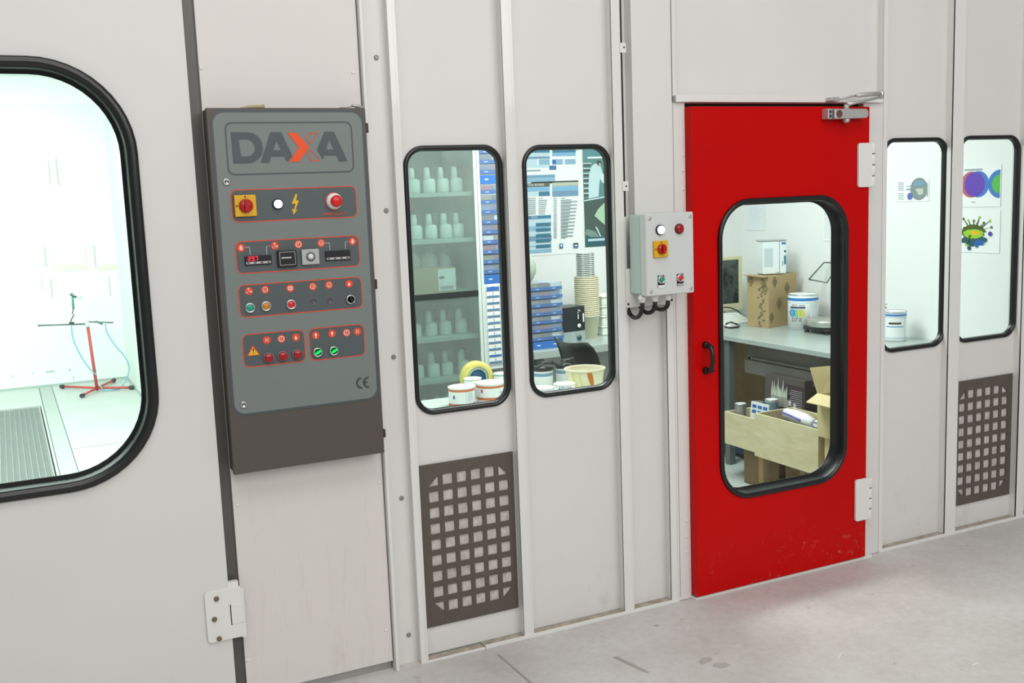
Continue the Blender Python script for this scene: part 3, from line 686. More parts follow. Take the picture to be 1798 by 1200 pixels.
# thin leader lines from symbols to displays
for pts in ([(235, 620), (270, 620), (273, 682)], [(436, 610), (405, 612), (408, 678)], [(882, 585), (915, 585), (920, 643)], [(1072, 574), (1043, 576), (1045, 635)]):
    P = [W(*c4(*p), yp) for p in pts]; o = MB()
    for (xa, za_), (xb, zb) in zip(P, P[1:]):
        o.box(min(xa, xb)-.0005, yp-.0004, min(za_, zb)-.0005, max(xa, xb)+.0005, yp, max(za_, zb)+.0005)
    o.build('leader_line', mat('pale_print', (190, 196, 192), 0.5), kc)
def display(x0, y0, x1, y1, lit=False):
    a, b_ = W(*c4(x0, y1), yp-.006); c_, d_ = W(*c4(x1, y0), yp-.006)
    o = MB(); o.box(a, yp-.006, b_, c_, yp, d_); dd = o.build('temperature_display', mat('display_black', (30, 30, 31), 0.3), kc, .001)
    o = MB(); o.box(a+.003, yp-.0066, b_+.004, c_-.003, yp-.006, b_+.0105); o.build('key_strip', ALU, dd)
    for q in range(4):
        o = MB(); xx_ = a+.010+(c_-a-.02)*q/3; o.box(xx_-.004, yp-.0072, b_+.0055, xx_+.004, yp-.0064, b_+.009); o.build('key', BLACKP, dd)
    if lit:
        seg = {'2': 'abged', '9': 'abcdfg', '7': 'abc'}; o = MB(); h = .0068; wd = .0075; t = .0017
        def sg(X, Z, s):
            R_ = {'a': (0, 2*h-t, wd, 2*h), 'g': (0, h-t/2, wd, h+t/2), 'd': (0, 0, wd, t), 'f': (0, h, t, 2*h), 'b': (wd-t, h, wd, 2*h), 'e': (0, 0, t, h), 'c': (wd-t, 0, wd, h)}[s]
            o.box(X+R_[0], yp-.0068, Z+R_[1], X+R_[2], yp-.0062, Z+R_[3])
        for q, ch in enumerate('297'):
            for s in seg[ch]: sg(a+.010+q*.0115, b_+.0140, s)
        o.box(a+.010+2*.0115-.0030, yp-.0068, b_+.0140, a+.010+2*.0115-.0012, yp-.0062, b_+.0157)
        o.build('lit_digits', mat('red_digits', (255, 30, 60), 0.4, emit=1.4), dd)
display(235, 680, 445, 770, True); display(888, 640, 1083, 733)
a, b_ = W(*c4(503, 785), yp-.012); c_, d_ = W(*c4(648, 640), yp-.012)
o = MB(); o.box(a, yp-.012, b_, c_, yp, d_); hc = o.build('hour_counter', BLACKP, kc, .0015)
o = MB(); A = rrect(a+.006, b_+.006, c_-.005, d_-.005, .002, 2); B = rrect(a+.0073, b_+.0073, c_-.0063, d_-.0063, .001, 2); o.ring(A, B, yp-.0126); o.build('counter_frame', ALU, hc)
for q in range(6):
    o = MB(); o.box(a+.012+q*.0055, yp-.0128, (b_+d_)/2+.001, a+.016+q*.0055, yp-.0122, (b_+d_)/2+.0055); o.build('counter_digit', mat('counter_white', (214, 214, 210), 0.5), hc)
a, b_ = W(*c4(698, 765), yp-.010); c_, d_ = W(*c4(830, 632), yp-.010)
o = MB(); o.box(a, yp-.010, b_, c_, yp, d_); tm = o.build('timer', mat('timer_grey', (176, 178, 174), 0.4, 0.2), kc, .0015)
o = MB(); o.lathe(((a+c_)/2, yp-.010, (b_+d_)/2+.001), [(.0155, 0), (.0155, .0015), (.009, .002), (.008, .008), (0, .009)], 22, 0, 'y', ms=[0, 0, 1, 1]); o.build('timer_dial', [mat('dial_grey', (120, 122, 120), 0.4), mat('dial_knob', (228, 228, 224), 0.3)], tm)
def pushb(px, py, m, r=.0125, name='push_button', sel=False, mush=0, bez=CHROME, parent=kc, y0=yp):
    x, z = W(px, py, y0-.006); o = MB(); o.lathe((x, y0, z), [(r+.004, 0), (r+.0036, .007), (r+.002, .0078), (r-.001, .0078), (r-.001, .004)], 22, 0, 'y', cap=False); bz = o.build('bezel', bez, parent)
    o = MB(); h = .007 if not mush else mush
    rc_ = r if mush else r-.0015
    o.lathe((x, y0, z), [(rc_, 0), (rc_, h), (rc_*.88, h+.0012), (0, h+.0015)], 22, 0, 'y')
    if sel: o.box(x-r*.95, y0-.016, z-.003, x+r*.95, y0-.006, z+.003)
    bt = o.build(name, m, parent, weld=False)
    if sel: pass
    return bt
pushb(439.4, 541, TEAL); pushb(467.6, 538, AMB); pushb(511.6, 535, REDB)
for p in ((551, 530), (579, 528.3)): frontdisc(*p, 0, [(.0125, 0), (.0125, .001), (.010, .001), (.010, .0006), (0, .0006)], [mat('dim_ring', (112, 96, 98), 0.5), SLATE2], 'blank_plug', ms=[0, 0, 1, 1])
def selector(px, py, m, knobm, ang, parent=kc, y0=yp):
    x, z = W(px, py, y0-.006); r = .0115; o = MB(); o.lathe((x, y0, z), [(r+.0045, 0), (r+.004, .008), (r, .0085), (r*.95, .005), (0, .005)], 22, 0, 'y', ms=[0, 0, 1, 1]); s = o.build('selector_switch', [CHROME, m], parent)
    o = MB(); c, q = math.cos(ang), math.sin(ang); w_ = .0038
    o.prism([(x+c*r-q*w_*.4, z+q*r+c*w_*.4), (x+q*w_*-1, z+c*w_), (x-c*r-q*w_*.4, z-q*r+c*w_*.4), (x-c*r+q*w_*.4, z-q*r-c*w_*.4), (x+q*w_, z-c*w_), (x+c*r+q*w_*.4, z+q*r-c*w_*.4)], y0-.016, y0-.004); o.build('switch_knob', knobm, s)
selector(616, 526, BLACKP, BLACKP, 1.9); selector(558, 619, mat('dark_green', (10, 70, 40), .4), GRNL, .5); selector(586.4, 616.5, mat('dark_green', (10, 70, 40), .4), GRNL, .5)
for p in ((471.5, 628.5), (496.9, 625.6), (522.5, 622.6)): pushb(*p, REDL, .0135, 'red_lamp', mush=.014, bez=mat('grey_bezel', (120, 108, 106), .4))
pushb(488, 358.5, LAMPW, .0135, 'white_lamp', mush=.013, bez=BLACKP)
def isolator(px, py, parent, y0, s=.034, kn=.0215):
    x, z = W(px, py, y0-.012); o = MB(); o.box(x-s, y0-.012, z-s, x+s, y0, z+s); i_ = o.build('isolator_plate', YEL, parent, .003)
    o = MB(); o.lathe((x, y0-.012, z), [(kn, 0), (kn, .008), (kn*.9, .010), (0, .010)], 24, 0, 'y'); o.box(x-kn*.28, y0-.034, z-kn*.85, x+kn*.28, y0-.02, z+kn*.85); o.build('rotary_knob', REDP, i_, weld=False)
    for dx, dz in ((0, s*.82), (-s*.82, 0)):
        o = MB(); o.box(x+dx-.002, y0-.0126, z+dz-.003, x+dx+.002, y0-.012, z+dz+.003); o.build('position_mark', INK, i_)
isolator(431.5, 361.5, kc, yp)
x, z = W(586, 353.5, yp)
o = MB(); o.lathe((x, yp, z), [(.0285, 0), (.0285, .0005), (.026, .0006)], 26, 0, 'y'); o.build('orange_ring', ORNG, kc)
o = MB(); o.lathe((x, yp-.0006, z), [(.0262, 0), (.0262, .010), (.020, .016), (.012, .018), (.012, .022)], 26, 0, 'y'); em = o.build('emergency_collar', WHITEP, kc)
o = MB(); o.lathe((x, yp-.018, z), [(.009, 0), (.0185, .008), (.0195, .014), (.017, .020), (.009, .0225), (0, .023)], 26, 0, 'y'); o.build('emergency_button', REDB, em)
for p in ((397.6, 319.5), (427.7, 711)):
    x, z = W(*p, yp); o = MB(); o.lathe((x, yp, z), [(.011, 0), (.011, .003), (.009, .004), (.006, .004), (.006, .0025), (0, .0025)], 20, 0, 'y'); lk = o.build('cam_lock', CHROME, kc)
    o = MB(); o.box(x-.0045, yp-.0032, z-.001, x+.0045, yp-.0024, z+.001); o.build('key_slot', DARK, lk)
for pyt, pyb, px in ((216, 233, 645), (491, 508, 662), (755, 769, 676)):
    x, z0_ = W(px, pyb, yc); z1_ = zw(px, pyt, yc); o = MB(); o.box(kx1-.001, yc+.004, z0_, kx1+.0095, yc+.022, z1_); o.build('hinge', mat('dark_hinge', (58, 34, 32), .5), kc, .0015)
# odds and ends lying on top of the cabinet
ztop = kz1-.002
o = MB(); xa = xw(421, 187, -.05); xb = xw(464, 187, -.05); wd_ = mat('tan_wood', (176, 166, 128), .6)
o.tube([(xa, -.052, ztop+.003), (xa+.03, -.05, ztop+.007), (xb-.008, -.045, ztop+.0085), (xb, -.044, ztop+.009)], [.002, .0055, .006, .0075], 8)
tag(o.build('paint_stirrer', wd_), 'tan wooden stick with a rounded end lying on top of the control cabinet', 'stirring stick')
o = MB(); xa = xw(617, 187, -.05); xb = xw(638, 187, -.05)
o.tube([(xa, -.05, ztop+.012), (xa+.014, -.05, ztop+.011), (xb-.004, -.046, ztop+.005), (xb, -.045, ztop+.0045)], [.003, .006, .0065, .003], 8)
o.tube([(xa-.04, -.05, ztop+.005), (xa-.02, -.05, ztop+.006), (xa+.006, -.05, ztop+.009)], .0018, 6)
tag(o.build('metal_fitting', ALU), 'small grey metal fitting on the right end of the control cabinet top', 'fitting')

# ================================================================== SMALL CONTROL BOX
ys = -.135
sx0, sx1 = 2.1645, xw(1218.5, 440, ys); sz0, sz1 = zw(1176, 518, ys), zw(1174, 373.8, ys)
sb = empty('control_box', ((sx0+sx1)/2, 0, sz0), 'small light grey control box with yellow isolator and four buttons, left of the red door', 'control box')
BOXG = mat('light_grey_plastic', (206, 209, 205), .4)
BOXS = mat('mint_grey_plastic', (190, 208, 201), .4)
o = MB(); o.box(sx0+.004, ys+.045, sz0+.004, sx1-.004, -.012, sz1-.004); o.build('box_body', BOXS, sb, .008, 3)
o = MB(); o.box(sx0, ys, sz0, sx1, ys+.043, sz1); o.build('box_lid', BOXG, sb, .006, 3)
o = MB(); pa, pb = W(1100, 541, -.008); pc, pd = W(1183, 541, -.008); o.box(pa, -.009, pb+.0, pc, -.0012, sz0+.10)
o.build('mounting_plate', TRIM, sb, .001)
o = MB(); o.box(sx0+.03, -.012, sz0+.05, sx1-.03, -.009, sz1-.05); o.build('spacer', BOXG, sb)
for p in ((1103.2, 534.5), (1179.6, 527)):
    x, z = W(*p, -.009); o = MB(); o.lathe((x, -.009, z), [(.005, 0), (.004, .003)], 10, 0, 'y'); o.build('screw', STEELD, sb)
for fx_, fz_ in ((.03, .03), (-.018, .022)):
    for tb in (0, 1):
        x = sx0+.018 if fx_ > 0 else sx1-.016; z = sz0+.018 if tb == 0 else sz1-.018
        o = MB(); o.lathe((x, ys, z), [(.0075, -.001), (.0075, .0012), (.004, .0016)], 12, 0, 'y'); o.build('lid_screw', ALU, sb)
pushb(1160, 404, LAMPW, .0155, 'white_lamp', mush=.012, bez=BLACKP, parent=sb, y0=ys)
pushb(1193.5, 402, REDL, .0155, 'red_lamp', mush=.012, bez=mat('dark_red_bezel', (96, 16, 20), .4), parent=sb, y0=ys)
isolator(1161.5, 437.5, sb, ys, .031, .019)
for px, py, m_ in ((1160.5, 494, TEAL), (1194, 491, REDB)):
    x, z = W(px, py, ys); o = MB(); o.box(x-.015, ys-.002, z-.024, x+.015, ys, z+.022); pl = o.build('legend_plate', BLACKP, sb, .001)
    o = MB(); o.box(x-.014, ys-.0028, z-.024, x+.014, ys-.002, z-.015); o.build('legend_label', WHITEP if m_ == TEAL else ALU, pl)
    pushb(px+1.5, py-2.6, m_, .0115, parent=sb, y0=ys-.002)
for k, px in enumerate((1127.5, 1150, 1172.7)):
    yg_ = -.085; x = xw(px, 524, yg_); z = sz0+.003
    o = MB(); o.lathe((x, yg_, z-.030), [(.008, 0), (.012, .004), (.012, .012), (.015, .013), (.015, .024), (.011, .025), (.011, .030)], 12); gl = o.build('cable_gland', WHITEP, sb)
    dz_ = (.052, .038, .030)[k]; pth = [(x, yg_, z-.026), (x, yg_, z-.040)]
    for q in range(1, 12):
        a = PI*q/11; pth.append((x-(.004)*q/11, (yg_+.018)/2+(yg_-.018)/2*math.cos(a), z-.040-dz_*math.sin(a)))
    pth.append((x-.004, .018, z+.03))
    o = MB(); o.tube(pth, .0085, 10); o.build('cable_loop', BLACKP, gl)

# ================================================================== ROOMS BEHIND THE WALL
LX, LY = 4.60, 2.45
o = MB(); o.box(1.2, .06, -.1, 9, 2.7, 0); tag(o.build('floor', mat('lab_floor_grey', (196, 206, 200), .45, 0, .08, 6)), kind='structure')
o = MB(); o.box(1.16, LY, 0, LX+.12, LY+.1, 2.62); tag(o.build('wall_back', LABW), kind='structure')
o = MB(); o.box(LX, .096, 0, LX+.1, LY, 2.62); tag(o.build('wall_right', LABW), kind='structure')
o = MB(); o.box(1.2, .096, 2.62, LX+.1, LY+.1, 2.7); tag(o.build('ceiling', LABW), kind='structure')
o = MB(); o.box(1.03, .087, 0, 1.19, 7.6, 2.95); tag(o.build('wall_partition', [BOOTHW]), kind='structure')

# --- worktops
wk = empty('workbench', (4.2, 1.2, 0), 'grey L-shaped workbench running along the back and right walls of the mixing room', 'workbench')
o = MB(); o.box(2.66, 1.785, .757, LX-.002, LY-.002, .80); o.box(3.86, .11, .772, LX-.002, 1.785, .80); o.build('worktop', WORKT, wk, .002)
for x, y in ((3.90, 1.62), (3.90, .16), (2.72, 1.85), (3.3, 1.85)):
    o = MB(); o.box(x-.022, y-.022, 0.001, x+.022, y+.022, .7565 if y > 1.7 else .771); o.build('leg', mat('bench_leg_grey', (104, 112, 112), .45, .1), wk, .002)
o = MB(); o.box(3.985, .25, .575, 4.0, 1.55, .757); o.box(3.96, .25, .66, 3.985, 1.50, .675); o.box(3.955, .25, .575, 3.985, 1.55, .655); o.build('drawer_channel', STEELU, wk, .002)
o = MB(); o.box(4.36, .2, .02, 4.38, 1.0, .76); o.build('back_board', BROWNW, wk); o = MB(); o.box(4.38, 1.01, .02, 4.40, 1.60, .76); o.build('back_board', mat('dark_brown_board', (124, 100, 74), .7, 0, .25, 6), wk)
o = MB(); o.box(4.34, 1.61, .02, 4.36, 2.2, .76); o.build('back_board', BROWNW, wk)
fb = empty('side_bench', (2.0, .48, 0), 'white-topped bench under the left pair of windows, carrying paint tins', 'workbench')
o = MB(); o.box(1.25, .10, .765, 2.50, .86, .80); o.build('worktop', mat('pale_worktop', (206, 220, 212), .35), fb, .002)
for x, y in ((1.3, .15), (2.46, .15), (1.3, .81), (2.46, .81)):
    o = MB(); o.box(x-.02, y-.02, .001, x+.02, y+.02, .7645); o.build('leg', STEELD, fb)

# --- glass-fronted storage cabinet with white bottles
gc = empty('storage_cabinet', (1.92, 2.1, 0), 'tall glass-fronted cabinet with shelves of white bottles, seen in the leftmost lab window', 'cabinet')
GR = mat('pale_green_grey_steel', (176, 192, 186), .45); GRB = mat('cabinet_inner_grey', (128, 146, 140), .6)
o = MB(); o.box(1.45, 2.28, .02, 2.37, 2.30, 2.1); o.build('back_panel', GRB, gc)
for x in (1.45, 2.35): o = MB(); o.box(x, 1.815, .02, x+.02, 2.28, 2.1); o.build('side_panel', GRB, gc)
o = MB(); o.box(1.45, 1.80, 2.1, 2.37, 2.30, 2.12); o.build('top_panel', GR, gc)
shelfz = [1.715, 1.465, 1.172, .93, .70, .45]
for zz in shelfz+[.03]:
    o = MB(); o.box(1.472, 1.835, zz-.022, 2.348, 2.279, zz); o.build('shelf', GR, gc, .001)
o = MB(); o.box(2.335, 1.797, .02, 2.353, 1.814, 2.1); o.box(2.356, 1.797, .02, 2.372, 1.814, 2.1); o.box(1.45, 1.797, .02, 1.48, 1.814, 2.1); o.build('door_stile', mat('white_stile', (214, 226, 220), .4), gc, .001)
o = MB(); o.box(1.48, 1.797, 1.148, 2.335, 1.814, 1.176); o.build('door_rail', mat('dark_rail', (38, 44, 42), .4), gc)
for za_, zb_ in ((.04, 1.147), (1.177, 2.095)):
    o = MB(); o.box(1.481, 1.801, za_, 2.334, 1.805, zb_); o.build('glass_door', GLASSD, gc)
BOTW = mat('bottle_white', (244, 248, 246), .4); BOTG = mat('bottle_dark_lid', (56, 66, 64), .5)
bt = empty('tinter_bottle', (0, 0, 0), 'x', 'bottle')
o = MB(); o.lathe((0, 0, 0), [(.030, 0), (.034, .004), (.034, .062), (.030, .072), (.020, .078)], 16); o.build('bottle_body', BOTW, bt)
o = MB(); o.lathe((-.012, 0, .074), [(.019, 0), (.019, .04), (.016, .050), (.015, .062)], 12); o.build('bottle_neck', BOTW, bt)
o = MB(); o.box(.009, -.020, .076, .036, .020, .142); o.build('stirrer_lid', BOTG, bt, .003)
kids = children(bt); first = True
names = {0: 'top', 1: 'second', 3: 'fourth', 4: 'fifth', 5: 'lowest'}
for si, zz in enumerate(shelfz):
    if si == 2: continue
    for k in range(5 if si < 5 else 6):
        x = [1.955, 2.045, 2.130, 2.215, 2.292][k] if si in (0, 1) else ([1.93, 2.01, 2.105, 2.19, 2.285][k] if si < 5 else 1.9+k*.075)
        c = bt if first else copy_tree(bt, None, kids); first = False
        c.location = (x, 1.93+.02*random.random(), zz+.001); sc_ = 1.0 if si > 1 else 1.12
        ordn = ['leftmost', 'second from left', 'middle', 'fourth from left', 'rightmost', 'last'][k]
        if si == 5: ordn = ['first from left', 'second from left', 'third from left', 'fourth from left', 'fifth from left', 'rightmost'][k]
        tag(c, 'white grey-lidded bottle, %s on the %s shelf of the glass cabinet' % (ordn, names[si]), 'bottle', 'white bottles in the glass cabinet')
# box and larger bottles on the middle shelf
o = empty('carton', (2.06, 1.90, 1.172), 'tan carton with white barcode label inside the glass cabinet, middle shelf', 'carton')
c0, cz = W(718, 507, 1.84); c1, ct = W(800, 469, 1.84)
q = MB(); q.box(c0-.1, 1.84, 1.1722, c1, 1.97, ct); q.build('box_body', CARD, o)
l0, l1 = xw(769.5, 490, 1.838), xw(800, 490, 1.838); q = MB(); q.box(l0, 1.8385, 1.185, l1, 1.84, ct-.006); lb = q.build('label', PAPER, o)
q = MB()
for k in range(14): q.box(l0+.010+k*.0055, 1.8378, 1.192, l0+.010+k*.0055+(.003 if k % 3 else .0018), 1.8384, 1.21)
q.box(l0+.008, 1.8378, 1.25, l0+.035, 1.8384, 1.264); q.build('barcode', INK, lb)
GRC = mat('green_cap', (40, 150, 110), .4)
for k, (x, y, lab) in enumerate(((2.02, 2.06, 'white bottle with green screw cap behind the tan carton in the glass cabinet'), (2.13, 2.03, 'white bottle with green screw cap right of the first green-capped bottle, above the carton'))):
    if k == 1: break
for k, px in enumerate((724, 753)):
    x = xw(px, 455, 2.03); b_ = empty('jug_bottle', (x, 2.03, 1.172), ('broad white bottle with green cap behind the tan carton' if k else 'white bottle with green cap at the left window edge behind the tan carton'), 'bottle')
    q = MB(); q.lathe((x, 2.03, 1.173), [(.045, 0), (.047, .006), (.047, .17), (.04, .19), (.022, .205), (.020, .215)], 18); q.build('bottle_body', BOTW, b_)
    q = MB(); q.lathe((x, 2.03, 1.387), [(.021, 0), (.021, .03), (.018, .033), (0, .033)], 14); q.build('screw_cap', GRC, b_)
for k, px in enumerate((782,)):
    x = xw(px, 460, 2.03); b_ = empty('jug_bottle', (x, 2.03, 1.172), 'greyish slim bottle right of the green-capped bottles in the glass cabinet', 'bottle')
    q = MB(); q.lathe((x, 2.03, 1.173), [(.030, 0), (.031, .006), (.031, .17), (.02, .19), (.016, .2)], 16); q.build('bottle_body', BOTW, b_)
    q = MB(); q.box(x-.004, 2.01, 1.365, x+.026, 2.05, 1.42); q.build('stirrer_lid', BOTG, b_, .003)

# --- rack of sample trays and label cards beside the cabinet
MULTI = [mat('content_dark', (54, 58, 54), .5), mat('content_navy', (50, 60, 120), .5), mat('content_white', (225, 228, 224), .5), mat('content_red', (150, 44, 36), .5), mat('content_ochre', (128, 118, 66), .5), NAVY]
rk = empty('card_rack', (2.49, 1.9, .8), 'white rack of small labelled card drawers right of the glass cabinet', 'rack')
o = MB(); o.box(2.373, 1.80, .73, 2.61, 2.02, 1.205); o.build('rack_body', mat('rack_white', (226, 234, 234), .5), rk)
o = MB(); o.box(2.376, 1.81, .001, 2.396, 2.01, .73); o.box(2.59, 1.81, .001, 2.61, 2.01, .73); o.build('rack_leg', STEELU, rk)
for k in range(12):
    z0 = 1.166-k*.0368
    if z0 < .74: break
    for h in (0, 1):
        x0 = 2.380+h*.082
        o = MB(); o.box(x0, 1.792, z0, x0+.079, 1.7998, z0+.033); cd = o.build('card', PAPER, rk)
        o = MB(); o.box(x0+.002, 1.7912, z0+.001, x0+.077, 1.7918, z0+(.012 if k else .024)); o.build('card_band', BLUE if k % 10 == 0 else mat('dull_blue_band', (92, 132, 164), .5), cd)
        o = MB(); o.box(x0+.038, 1.7912, z0+.015, x0+.041, 1.7918, z0+.028); o.build('card_mark', INK, cd)
ords = ['topmost', 'second', 'third', 'fourth', 'fifth', 'sixth', 'seventh', 'eighth', 'ninth', 'tenth', 'eleventh', 'twelfth', 'thirteenth', 'fourteenth', 'lowest']
def tray(x0, x1, y0, y1, z0, h, ci, label, group, flat_blue=False):
    t = empty('sample_tray', ((x0+x1)/2, (y0+y1)/2, z0), label, 'tray', group)
    q = MB(); q.box(x0, y0+.003, z0+.0005, x1, y1, z0+h-.0012); q.build('clear_case', CLEARP, t)
    q = MB(); hh_ = h*(.9 if flat_blue else .42); q.box(x0-.001, y0-.001, z0+.001, x1+.001, y0+.0028, z0+hh_); lip = q.build('blue_lip', BLUE if flat_blue else NAVY, t)
    for s in range(2 if x1-x0 < .22 else 3):
        q = MB(); xx = x0+(x1-x0)*(s+.5)/(2 if x1-x0 < .22 else 3); q.box(xx-.011, y0-.0018, z0+hh_*.45, xx+.011, y0-.0011, z0+hh_*.62); q.build('lip_mark', mat('lip_mark_white', (190, 205, 225), .5), lip)
    q = MB(); w_ = (x1-x0)
    for s in range(3): q.box(x0+.006+s*w_*.32, y0+.006, z0+.002, x0+w_*(.30+.32*s), y1-.01, z0+h*.88, s)
    q.build('tray_contents', [MULTI[(ci+s*2) % 6] for s in range(3)], t)
z = 1.206
for k in range(14):
    i_ = 13-k
    tray(2.375, 2.600, 1.80, 2.01, z, .0535, (k*5) % 6, 'clear sample tray with blue lip, %s in the tall stack beside the glass cabinet' % ords[min(i_, 13)] if i_ else 'topmost clear blue-lipped sample tray of the tall stack beside the glass cabinet', 'sample trays on the card rack', k in (0, 10)); z += .0545
z = .8005
for k in range(8):
    i_ = 7-k
    h = .047; off = random.uniform(-.004, .006)
    tray(2.675+off, 2.888+off, 1.86, 2.06, z, h, (k*3+1) % 6, ('lowest' if k == 0 else ords[i_])+' blue-lipped sample tray in the stack left of the small black box', 'sample trays on the back bench', k == 0); z += h+.001
ztray = z

# --- small boxes, cups, tubs on the back bench
o = empty('silver_box', (2.99, 2.0, .8), 'silver printed box underneath the small black box on the back bench', 'box')
q = MB(); q.box(2.912, 1.93, .8005, 3.075, 2.07, .872, rot=.1); q.build('box_body', mat('silver_card', (170, 184, 184), .4, .2, .15, 30), o)
q = MB(); q.lathe((3.035, 1.926, .833), [(.016, 0), (.016, .001), (.006, .001), (.006, .002)], 16, 0, 'y'); q.build('round_print', mat('deep_teal_print', (40, 84, 84), .4), o)
o = empty('black_box', (2.99, 2.0, .8725), 'small black box with white print on top of the silver box', 'box')
q = MB(); q.box(2.912, 1.93, .873, 3.075, 2.07, 1.018, rot=.1); q.build('box_body', mat('black_card', (40, 46, 48), .35), o)
q = MB()
q.lathe((3.035, 1.924, .905), [(.012, 0), (.012, .001), (.005, .0012)], 14, 0, 'y')
q.box(3.062, 1.9255, .925, 3.070, 1.929, .975)
for dx, dz in ((0, .09), (.012, .098), (.004, .103)): q.lathe((3.028+dx, 1.9225, .895+dz), [(.004, 0), (.004, .0012), (0, .0012)], 8, 0, 'y')
q.box(3.027, 1.921, .945, 3.031, 1.926, .975)
q.build('white_print', PAPER, o)
def cup(name, r0, r1, h, m, rimm=None):
    q = MB(); t = .0005
    q.lathe((0, 0, 0), [(0, .0), (r0, 0), (r1, h-.006), (r1+.004, h-.006), (r1+.004, h), (r1, h), (r1-t, h-.001), (r0-t, .003), (0, .003)], 20, 0, cap=False); return q.build(name, m)
x, y = 3.205, 2.12
ORD = ['first', 'second', 'third', 'fourth', 'fifth', 'sixth', 'seventh', 'eighth', 'ninth', 'tenth', 'eleventh', 'twelfth', 'thirteenth', 'fourteenth', 'fifteenth', 'sixteenth', 'seventeenth', 'eighteenth', 'nineteenth', 'twentieth']
c0_ = cup('mixing_cup', .059, .0735, .138, CREAM)
for k in range(20):
    c = c0_ if k == 0 else c0_.copy()
    if k: C.objects.link(c)
    c.location = (x+0, y, .8005+k*.0125)
    if k == 19: tag(c, 'topmost cream mixing cup, just under the clear cups', 'cup', 'cream mixing cups in one stack')
    elif k == 0: tag(c, 'cream mixing cup at the very bottom of the tall cup stack on the back bench', 'cup', 'cream mixing cups in one stack')
    else: tag(c, 'cream mixing cup nested %s from the bottom of the tall cream stack' % ORD[k], 'cup', 'cream mixing cups in one stack')
q = MB(); q.lathe((0, 0, 0), [(0, 0), (.044, 0), (.0525, .088), (.0532, .0925), (.054, .094), (.057, .094), (.057, .10), (.054, .10), (.0535, .099), (.0435, .003), (0, .003)], 20, 0, cap=False, ms=[0, 0, 1, 0, 0, 0, 0, 0, 0, 0])
for i_ in range(len(q.m)):
    if q.m[i_] == 1 and (i_//10) % 3 == 0: q.m[i_] = 0
c1_ = q.build('measuring_cup', [mat('translucent_cup', (206, 214, 210), .3), mat('cup_scale_print', (92, 96, 94), .5)])
for k in range(13):
    c = c1_ if k == 0 else c1_.copy()
    if k: C.objects.link(c)
    c.location = (x-.004, y, .8005+19*.0125+.045+k*.0115)
    tag(c, 'clear measuring cup, %s counted upward from the cream cups below it' % ORD[k], 'cup', 'clear measuring cups above the cream ones')
for k in range(4):
    o = empty('storage_tub', (3.395, 2.18, .8+k*.062), 'white lidded tub, %s of the stack right of the mixing cups' % ['lowest', 'second from bottom', 'second from top', 'topmost'][k], 'tub', 'white tubs on the back bench')
    q = MB(); q.box(3.30, 2.1, .8005+k*.062, 3.49, 2.27, .8005+k*.062+.05); q.build('tub_body', mat('tub_white', (224, 232, 222), .5), o, .006)
    q = MB(); q.box(3.295, 2.095, .851+k*.062, 3.495, 2.275, .8615+k*.062); q.build('tub_lid', mat('tub_lid_white', (236, 240, 230), .5), o, .003)
q = MB()
random.seed(3)
vs = []; fs = []; n1, n2 = 14, 8
for i in range(n1):
    for j in range(n2+1):
        a = 2*PI*i/n1; t = j/n2; rr_ = .055*math.sin(PI*min(.97, t*.9+.07))**.6*(1+random.uniform(-.16, .16)); vs.append((2.72+rr_*math.cos(a), 1.96+rr_*.8*math.sin(a), ztray+.002+.16*t))
fs = [(i*(n2+1)+j, ((i+1) % n1)*(n2+1)+j, ((i+1) % n1)*(n2+1)+j+1, i*(n2+1)+j+1) for i in range(n1) for j in range(n2)]
q.add(vs, fs, 0, True); tag(q.build('plastic_bag', mat('greenish_bag', (178, 196, 176), .3, 0, .2, 20)), 'crumpled greenish plastic bag on top of the blue-lipped trays by the posters', 'bag')

# --- posters
def poster(name, label, rects, y=LY, cr=(900, 240, 5.0), base=PAPER, outer=None, group=None):
    def cc(a, b_): return W(cr[0]+a/cr[2], cr[1]+b_/cr[2], y)
    x0, z1 = cc(outer[0], outer[1]); x1, z0 = cc(outer[2], outer[3])
    cx = (x0+x1)/2
    e = empty(name, (cx, y, z0), label, 'poster', group)
    q = MB(); q.box(x0, y-.003, z0, x1, y-.001, z1); q.build('sheet', base, e)
    bym = {}
    for k, (a, b_, c_, d_, m_) in enumerate(rects): bym.setdefault(m_.name, (m_, []))[1].append((k, a, b_, c_, d_))
    for nm, (m_, L) in bym.items():
        q = MB()
        for k, a, b_, c_, d_ in L:
            X0, Z1 = cc(a, b_); X1, Z0 = cc(c_, d_); yy = y-.0032-.00006*k
            X0, X1 = max(X0, x0), min(X1, x1); Z0, Z1 = max(Z0, z0), min(Z1, z1)
            if X1 > X0 and Z1 > Z0: q.face([(X0, Z0), (X1, Z0), (X1, Z1), (X0, Z1)], yy)
        if q.v: q.build('printed_area', m_, e, weld=False)
    return e, cc
GREYT = mat('grey_text', (150, 168, 170), .7); BRN = mat('olive_grey_print', (96, 100, 84), .6); PB2 = mat('light_blue_print', (128, 180, 214), .6); STB = mat('steel_blue_print', (118, 152, 180), .6); LBL = mat('very_pale_blue', (190, 216, 226), .6)
